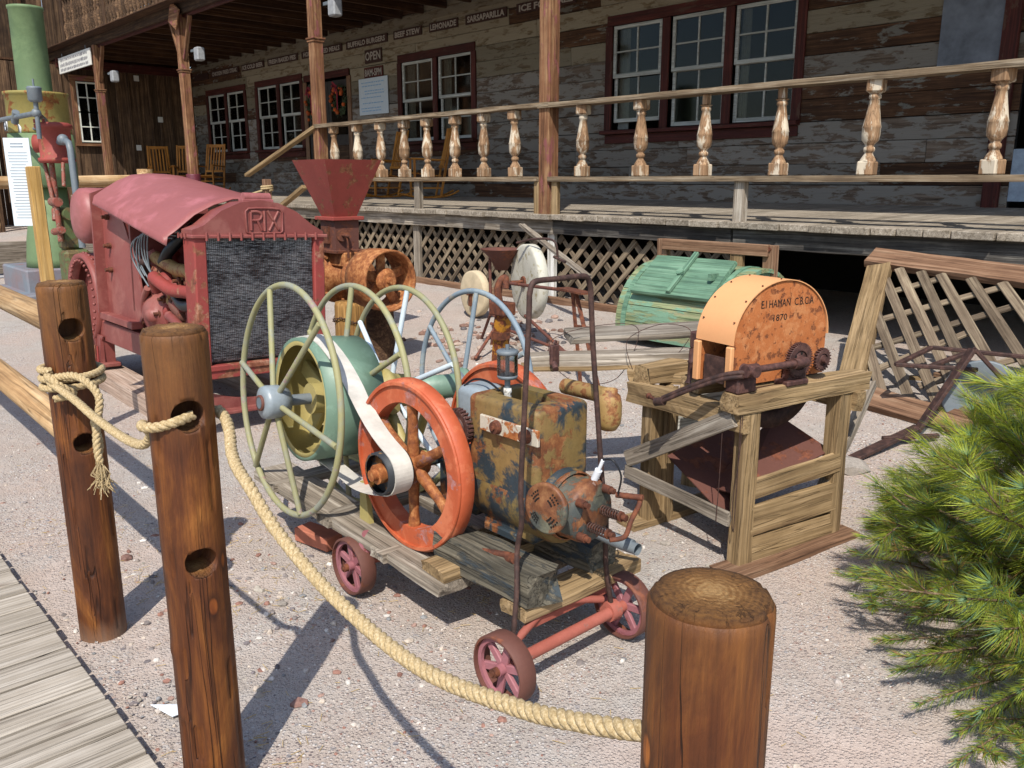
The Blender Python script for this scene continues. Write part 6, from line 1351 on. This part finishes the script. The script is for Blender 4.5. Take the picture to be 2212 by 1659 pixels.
for (x, y, r, h, m_) in ((-6.22, 3.80, .135, .49, M_stump), (-5.86, 3.86, .115, .5, M_dark)):
    o = obj('stump', MB().lathe((x, y, .02), Z_, [(r * 1.03, 0), (r, .2), (r * .98, h - .04), (r * .93, h - .01), (0, h - .005)], 28), m_); tag(o, 'pale cracked wooden stump with a chain under the rusty mill' if r > .12 else 'dark brown wooden post under the rusty belt pulley', 'stump')
mb = MB()
for k in range(22):
    a = R(170 + k * 9.5); c = Vector((-6.22 + .145 * math.cos(a), 3.80 + .145 * math.sin(a), .36 + .02 * math.sin(k * .6))); t_ = Vector((-math.sin(a), math.cos(a), 0)); o_ = Z_ if k % 2 else Vector((math.cos(a), math.sin(a), 0))
    mb.tube([c + t_ * .016 * math.cos(b) + o_ * .009 * math.sin(b) for b in [i * math.pi / 4 for i in range(8)]], .0032, 5, closed=True)
o = tag(obj('chain', mb, M_rustdk), 'dark iron chain wrapped round the pale stump', 'chain')

# ================================================================ THE GREEN TOWER MACHINE AND ITS SIGN
tw = thing('green_tower_machine', 'tall green and yellow cylinder machine with red pump, pipes and gauges, far left', 'machine', (-11.95, 3.0, .0))
tx, ty = -11.87, 3.0
obj('upper_cylinder', MB().lathe((tx, ty, 2.5), Z_, [(.195, 0), (.19, .02), (.185, .96), (.195, .97), (.195, 1.0), (0, 1.0)], 40), M_tower, tw)
obj('yellow_band', MB().lathe((tx, ty, 2.05), Z_, [(0, 0), (.34, 0), (.345, .03), (.34, .06), (.34, .44), (.355, .45), (.355, .48), (.25, .49), (0, .49)], 48), M_towyel, tw)
obj('green_body', MB().lathe((tx, ty, 1.42), Z_, [(0, 0), (.33, 0), (.36, .03), (.36, .63), (0, .63)], 44), M_tower, tw)
obj('column', MB().lathe((tx, ty, .45), Z_, [(0, 0), (.34, 0), (.33, .1), (.30, .35), (.25, .6), (.22, .65), (.22, .97), (0, .97)], 40).box((tx + .12, ty - .2, 1.2), (.25, .12, .18), ch=.01), M_tower, tw)
obj('base', MB().box((tx - .2, ty, .30), (1.2, .9, .3), ch=.02).box((tx - .1, ty - .1, .1), (1.5, 1.1, .16), ch=.02), metal('pink_grey_base', '#7c6a6c', '#6f7a84', amt=.35, scale=5, rust=('#6a3a38', '#8a5552', '#8e6f6a')), tw)
obj('oil_cup', MB().lathe((-10.25, 2.58, 2.3), Z_, [(0, 0), (.05, 0), (.07, .02), (.07, .13), (.075, .14), (.06, .155), (0, .16)], 20).cyl((-10.25, 2.58, 2.45), (-10.25, 2.58, 2.53), .01, n=6), M_galv, tw)
obj('feed_pipe', MB().cyl((-10.27, 2.58, 1.93), (-10.25, 2.58, 2.32), .024, n=12).cyl((-12.2, 2.58, 2.2), (-10.27, 2.58, 2.19), .028, n=12).sphere((-10.27, 2.58, 2.19), .05, 12, 8).cyl((-11.2, 2.58, 2.14), (-11.1, 2.58, 2.25), .04, n=10).cyl((-10.27, 2.58, 2.19), (-11.6, 3.0, 2.2), .03, n=10), M_galv, tw)
for i, (x, z, r) in enumerate(((-11.73, 2.09, .085), (-12.28, 2.156, .06))): 
    go = obj('gauge', MB().cyl((x, 2.78, z), (x, 2.72, z), r, n=28), M_gauge, tw); obj('needle', MB().box((x, 2.716, z), (r * 1.1, .002, .01)).annul((x, 2.715, z), Y_, r * .92, r * 1.04, .01, 28), M_ink, go)
    obj('gauge_pipe', MB().cyl((x, 2.8, z), (x + .4, 2.95, z + .02), .02, n=8), M_galv, tw)
rp = Vector((-10.62, 2.82, 1.69))
obj('red_pump', MB().lathe(rp, Z_, [(0, 0), (.17, 0), (.19, .02), (.19, .05), (.165, .06), (.165, .36), (.19, .37), (.19, .41), (.15, .43), (0, .43)], 32).lathe(rp + Vector((-.17, -.12, .21)), Vector((-.6, -.8, 0)), [(.09, -.05), (.1, .04), (.06, .05), (.05, .02), (0, .02)], 20), M_hopred, tw)
obj('pump_bolts', MB().cyl(rp + Vector((-.1, -.14, .42)), rp + Vector((-.1, -.14, .46)), .015, n=6).cyl(rp + Vector((.1, -.12, .42)), rp + Vector((.1, -.12, .46)), .015, n=6).cyl(rp + Vector((0, -.18, .42)), rp + Vector((0, -.18, .46)), .015, n=6), M_hopred, tw)
obj('side_pipe', MB().tube([rp + Vector((.16, 0, .22)), rp + Vector((.42, 0, .22)), rp + Vector((.5, 0, .2)), rp + Vector((.53, 0, .12)), rp + Vector((.55, 0, -.55)), rp + Vector((.55, 0, -.9))], .035, 12).sphere(rp + Vector((.3, 0, .24)), .06, 10, 6), M_galv, tw)
mb = MB(); q = rp
for a, b, r in (((-.17, -.1, .12), (.05, -.1, -.5), .022), ((.05, -.1, -.5), (.1, -.12, -.62), .035), ((-.05, -.05, 0), (-.05, -.05, -.38), .03), ((.2, 0, 0), (.28, -.04, -.25), .02), ((-.02, -.1, -.42), (.22, -.1, -.42), .05), ((.14, -.1, -.4), (.14, -.1, -.85), .03), ((.0, -.12, -.75), (.24, -.1, -.72), .04)): mb.cyl(q + Vector(a), q + Vector(b), r, n=10)
obj('linkage', mb, metal('linkage_rust', '#8a4a3c', amt=.5, scale=14, rust=('#3a2a22', '#7c4a34', '#8e8a88')), tw)
obj('lower_castings', MB().box(rp + Vector((.02, .02, -.75)), (.22, .2, .4), ch=.03).box(rp + Vector((.05, .05, -1.15)), (.3, .28, .4), ch=.04).cyl(rp + Vector((-.1, 0, -.55)), rp + Vector((.25, 0, -.55)), .07, n=14), metal('olive_casting', '#4f5a34', amt=.5, scale=8, rust=('#2c2a20', '#5a4a2c', '#6e6236')), tw)
obj('flywheel', MB().annul((-13.3, 3.5, 1.15), Vector((.5, 1, 0)), .3, .36, .12, 40).lathe((-13.3, 3.5, 1.15), Vector((.5, 1, 0)), [(0, .0), (.3, .0)], 30), M_hopred, tw)
o = obj('yellow_machine', MB().box((-13.6, 2.2, .28), (.9, .4, .42), ch=.03).cyl((-13.9, 1.98, .5), (-13.2, 1.98, .5), .02, n=8), metal('bright_yellow', '#b8881e', amt=.3, scale=6)); tag(o, 'low yellow machine part at the left edge below the far log rail', 'machine')
sg_ = thing('info_sign', 'tall white printed information sheet on a square yellow wooden post, left', 'sign', (-5.28, 1.235, 0))
board('sign_post', (-5.25, 1.275, -.02), (-5.285, 1.275, 1.575), .062, .062, wood('yellow_post', '#8a6a34', '#ab8850', '#c09f68', bump=.3, rough=.6), sg_, up=Y_)
e = Vector((.62, .78, 0)).normalized(); nz = Vector((.78, -.62, 0)).normalized(); sc_ = Vector((-5.345, 1.225, 1.49))
board('info_sheet', sc_ - e * .068, sc_ + e * .068, .006, .47, M_sheet, sg_)
o = sg_.children[-1]; mb = MB(); rs = random.Random(5)
for i in range(26):
    z = sc_.z + .205 - i * .0158
    if i == 2: continue
    w = .1 if i > 2 else .07; w *= rs.uniform(.75, 1.05); mb.box(sc_ + Vector((0, 0, z - sc_.z)) + nz * .0035, (w, .0006, .0042 if i > 2 else .007), e, nz, Z_)
lt = obj('printed_lines', mb, plain('pale_print', '#8c949c', .8), sg_); lt['kind'] = 'stuff'

# ================================================================ PLOUGH BY THE PINE
pl = thing('horse_plough', 'rusty walking plough with flat iron frame and worn grey disc, beside the pine', 'plough', (-1.7, 4.7, .1))
for i, (p, q, w) in enumerate((((-1.62, 4.78, .63), (-1.78, 4.58, .18), .055), ((-1.62, 4.8, .63), (-1.38, 4.95, .34), .06), ((-1.78, 4.6, .2), (-1.9, 4.0, .10), .06), ((-1.62, 4.9, .5), (-2.0, 4.75, .49), .03), ((-2.0, 4.75, .49), (-1.95, 5.1, .55), .03), ((-1.95, 5.1, .55), (-1.2, 5.2, .56), .03), ((-1.85, 4.82, .49), (-1.75, 5.1, .55), .03), ((-1.4, 4.9, .4), (-1.0, 4.6, .45), .03), ((-1.86, 4.35, .17), (-1.68, 4.62, .17), .03))):
    board('frame_bar', p, q, w, .022, M_rustdk, pl)
obj('disc', MB().lathe((-1.60, 4.95, .35), Vector((.35, -1, .1)), [(0, .0), (.1, -.01), (.17, .01), (.2, .045), (.19, .05), (.1, .01), (0, .015)], 36), M_galv, pl)
obj('second_disc', MB().lathe((-1.30, 5.05, .35), Vector((.3, -1, .1)), [(0, .0), (.1, -.01), (.2, .045), (.19, .05), (0, .015)], 30), M_steel, pl)

# ================================================================ THE PINE
pine = thing('young_pine', 'bushy young pine with long yellow green needles filling the lower right corner', 'pine', (-.42, 3.2, .03))
obj('trunk', MB().tube([(-.42, 3.2, 0), (-.4, 3.22, .4), (-.38, 3.2, .95)], .03, 10, rs=[.035, .025, .01]), M_bark, pine)
rs = random.Random(77); br = MB(); NV = []; NF = []; NTt = []
def needles(p0, p1, n, ln, bright, dead=0.):
    d, sd, u = frame(p1 - p0); Lg = (p1 - p0).length
    for i in range(n):
        f = rs.random() ** .8; a = rs.uniform(0, 6.28); p = p0 + d * Lg * f; e = sd * math.cos(a) + u * math.sin(a)
        fw = .45 + .75 * f; q = (d * fw + e * (1.15 - .55 * f)).normalized(); l_ = ln * rs.uniform(.7, 1.1); tip = p + q * l_; tip.z -= l_ * l_ * rs.uniform(1.0, 2.6)
        mid = p.lerp(tip, .5) + e * l_ * .06; s_ = d.cross(q).normalized() * .00095; o = len(NV)
        NV.extend([p - s_ * .8, p + s_ * .8, mid + s_, mid - s_, tip]); NF.extend([(o, o + 1, o + 2, o + 3), (o + 3, o + 2, o + 4)])
        k = rs.uniform(.85, 1.3); t = rs.random()
        if t < dead: c = (.34 * k, .2 * k, .07 * k, 1)
        elif t < .2 + dead: c = (.10 * k, .19 * k, .11 * k, 1)
        else: c = ((.23 + .12 * bright) * k, (.29 + .11 * bright) * k, (.045) * k, 1)
        NTt.extend([c] * 7)
    # bluish young centre
    for i in range(int(n * .16)):
        a = rs.uniform(0, 6.28); e = sd * math.cos(a) + u * math.sin(a); q = (d + e * .8).normalized(); p = p1; tip = p + q * ln * .3; s_ = d.cross(q).normalized() * .0012; o = len(NV)
        NV.extend([p - s_, p + s_, tip]); NF.append((o, o + 1, o + 2)); NTt.extend([(.16, .26, .12, 1)] * 3)
base = Vector((-.42, 3.2, .05)); nt_ = 0
def branch(st_, tip, rad, lnn, tw_n, bright):
    P = catmull([st_, st_.lerp(tip, .5) + Vector((0, 0, .03)), tip + Vector((0, 0, .015))], 5); br.tube(P, rad, 6, False, rs=[rad * (1 - .7 * i / (len(P) - 1)) for i in range(len(P))])
    Ln = (tip - st_).length; dirn = (tip - st_).normalized()
    needles(P[-4], P[-1], 210, lnn, bright, .06)
    for j in range(tw_n):
        f = rs.uniform(.3, .95); p = st_.lerp(tip, f) + Vector((0, 0, .02)); v = (dirn * .8 + Vector((rs.gauss(0, .6), rs.gauss(0, .6), rs.gauss(.1, .35)))).normalized() * rs.uniform(.07, .16)
        q = p + v; q.z = max(q.z, .05 + .02 * rs.random()); br.tube([p, q], .0035, 5, False, rs=[.004, .002]); needles(p.lerp(q, .15), q, 160, lnn * rs.uniform(.8, 1.05), bright, .16 if q.z < .35 else .05)
for i in range(185):
    az = rs.uniform(0, 2 * math.pi)
    # ellipsoid-like outline, low and broad, taller away from the path
    el = rs.choice([rs.uniform(2, 20), rs.uniform(10, 45), rs.uniform(30, 75)]); ca2, sa2 = math.cos(az), math.sin(az)
    rad = .88 + .12 * noise.noise(Vector((ca2 * 2, sa2 * 2, el * .03)))
    if sa2 < -.3: rad *= 1.05
    tip = base + Vector((ca2 * math.cos(R(el)) * rad, sa2 * math.cos(R(el)) * rad, .03 + math.sin(R(el)) * rad * 1.0)); f0 = rs.uniform(.0, .25)
    st_ = Vector((-.42, 3.2, .05 + f0 * max(0, tip.z)))
    branch(st_, tip, .0095, .10 if el > 15 else .055, 4, 1. if el > 25 else .35)
for (x, y, z, ln) in ((-1.25, 2.82, .10, .05), (-1.18, 2.68, .09, .045), (-1.10, 2.6, .12, .045), (-1.02, 2.5, .06, .045), (-.78, 2.24, .07, .045), (-.66, 2.20, .06, .045), (-.9, 2.35, .07, .045), (-1.1, 3.0, .25, .07), (-1.18, 3.2, .38, .085), (-1.1, 3.3, .55, .09), (-.55, 2.3, .08, .045), (-.95, 2.75, .22, .06), (-.75, 2.55, .25, .06), (-.6, 2.45, .2, .06), (-1.34, 2.95, .12, .05), (-1.32, 2.84, .07, .045), (-1.28, 3.05, .2, .06), (-.62, 2.1, .05, .045), (-.5, 2.08, .06, .045), (-.45, 2.2, .1, .05), (-.36, 2.25, .12, .05), (-.52, 2.35, .16, .055), (-.4, 2.42, .25, .06), (-.7, 2.4, .15, .055), (-1.2, 3.4, .3, .08), (-1.05, 2.9, .3, .08), (-.9, 2.9, .42, .09), (-.75, 2.8, .4, .09), (-1.15, 3.4, .68, .1), (-1.0, 3.2, .72, .1), (-.85, 2.75, .12, .055), (-.3, 2.3, .2, .055)):
    branch(base, Vector((x, y, z)), .007, ln, 5, .1 if z < .2 else .6)
obj('branches', br, M_bark, pine)
me = bpy.data.meshes.new('needles'); me.from_pydata([tuple(v) for v in NV], [], NF); me.materials.append(M_needle)
ca_ = me.color_attributes.new('tint', 'FLOAT_COLOR', 'CORNER'); ca_.data.foreach_set('color', [q for t_ in NTt for q in t_])
o = link('needles', me, pine); o['kind'] = 'stuff'

# pale splintered notch low on the foreground post
fp = [o for o in bpy.data.objects if o.name.startswith('log_fence_post') and 'foreground' in o.get('label', '')][0]
mb = MB(); vs = []
for i in range(7):
    a = R(12 + i * 9)
    for (z, k) in ((.60, 1.012), (.745 + .014 * i, 1.012)): vs.append((.0715 * k * math.cos(a), .0715 * k * math.sin(a), z))
mb.add(vs, [(2 * i, 2 * i + 2, 2 * i + 3, 2 * i + 1) for i in range(6)]); mb.add([(v[0] * .96, v[1] * .96, v[2]) for v in vs], [(2 * i + 1, 2 * i + 3, 2 * i + 2, 2 * i) for i in range(6)])
nn_ = bpy.data.objects.new('notch', mb.mesh('notch', M_paletim)); COL.objects.link(nn_); nn_.parent = fp
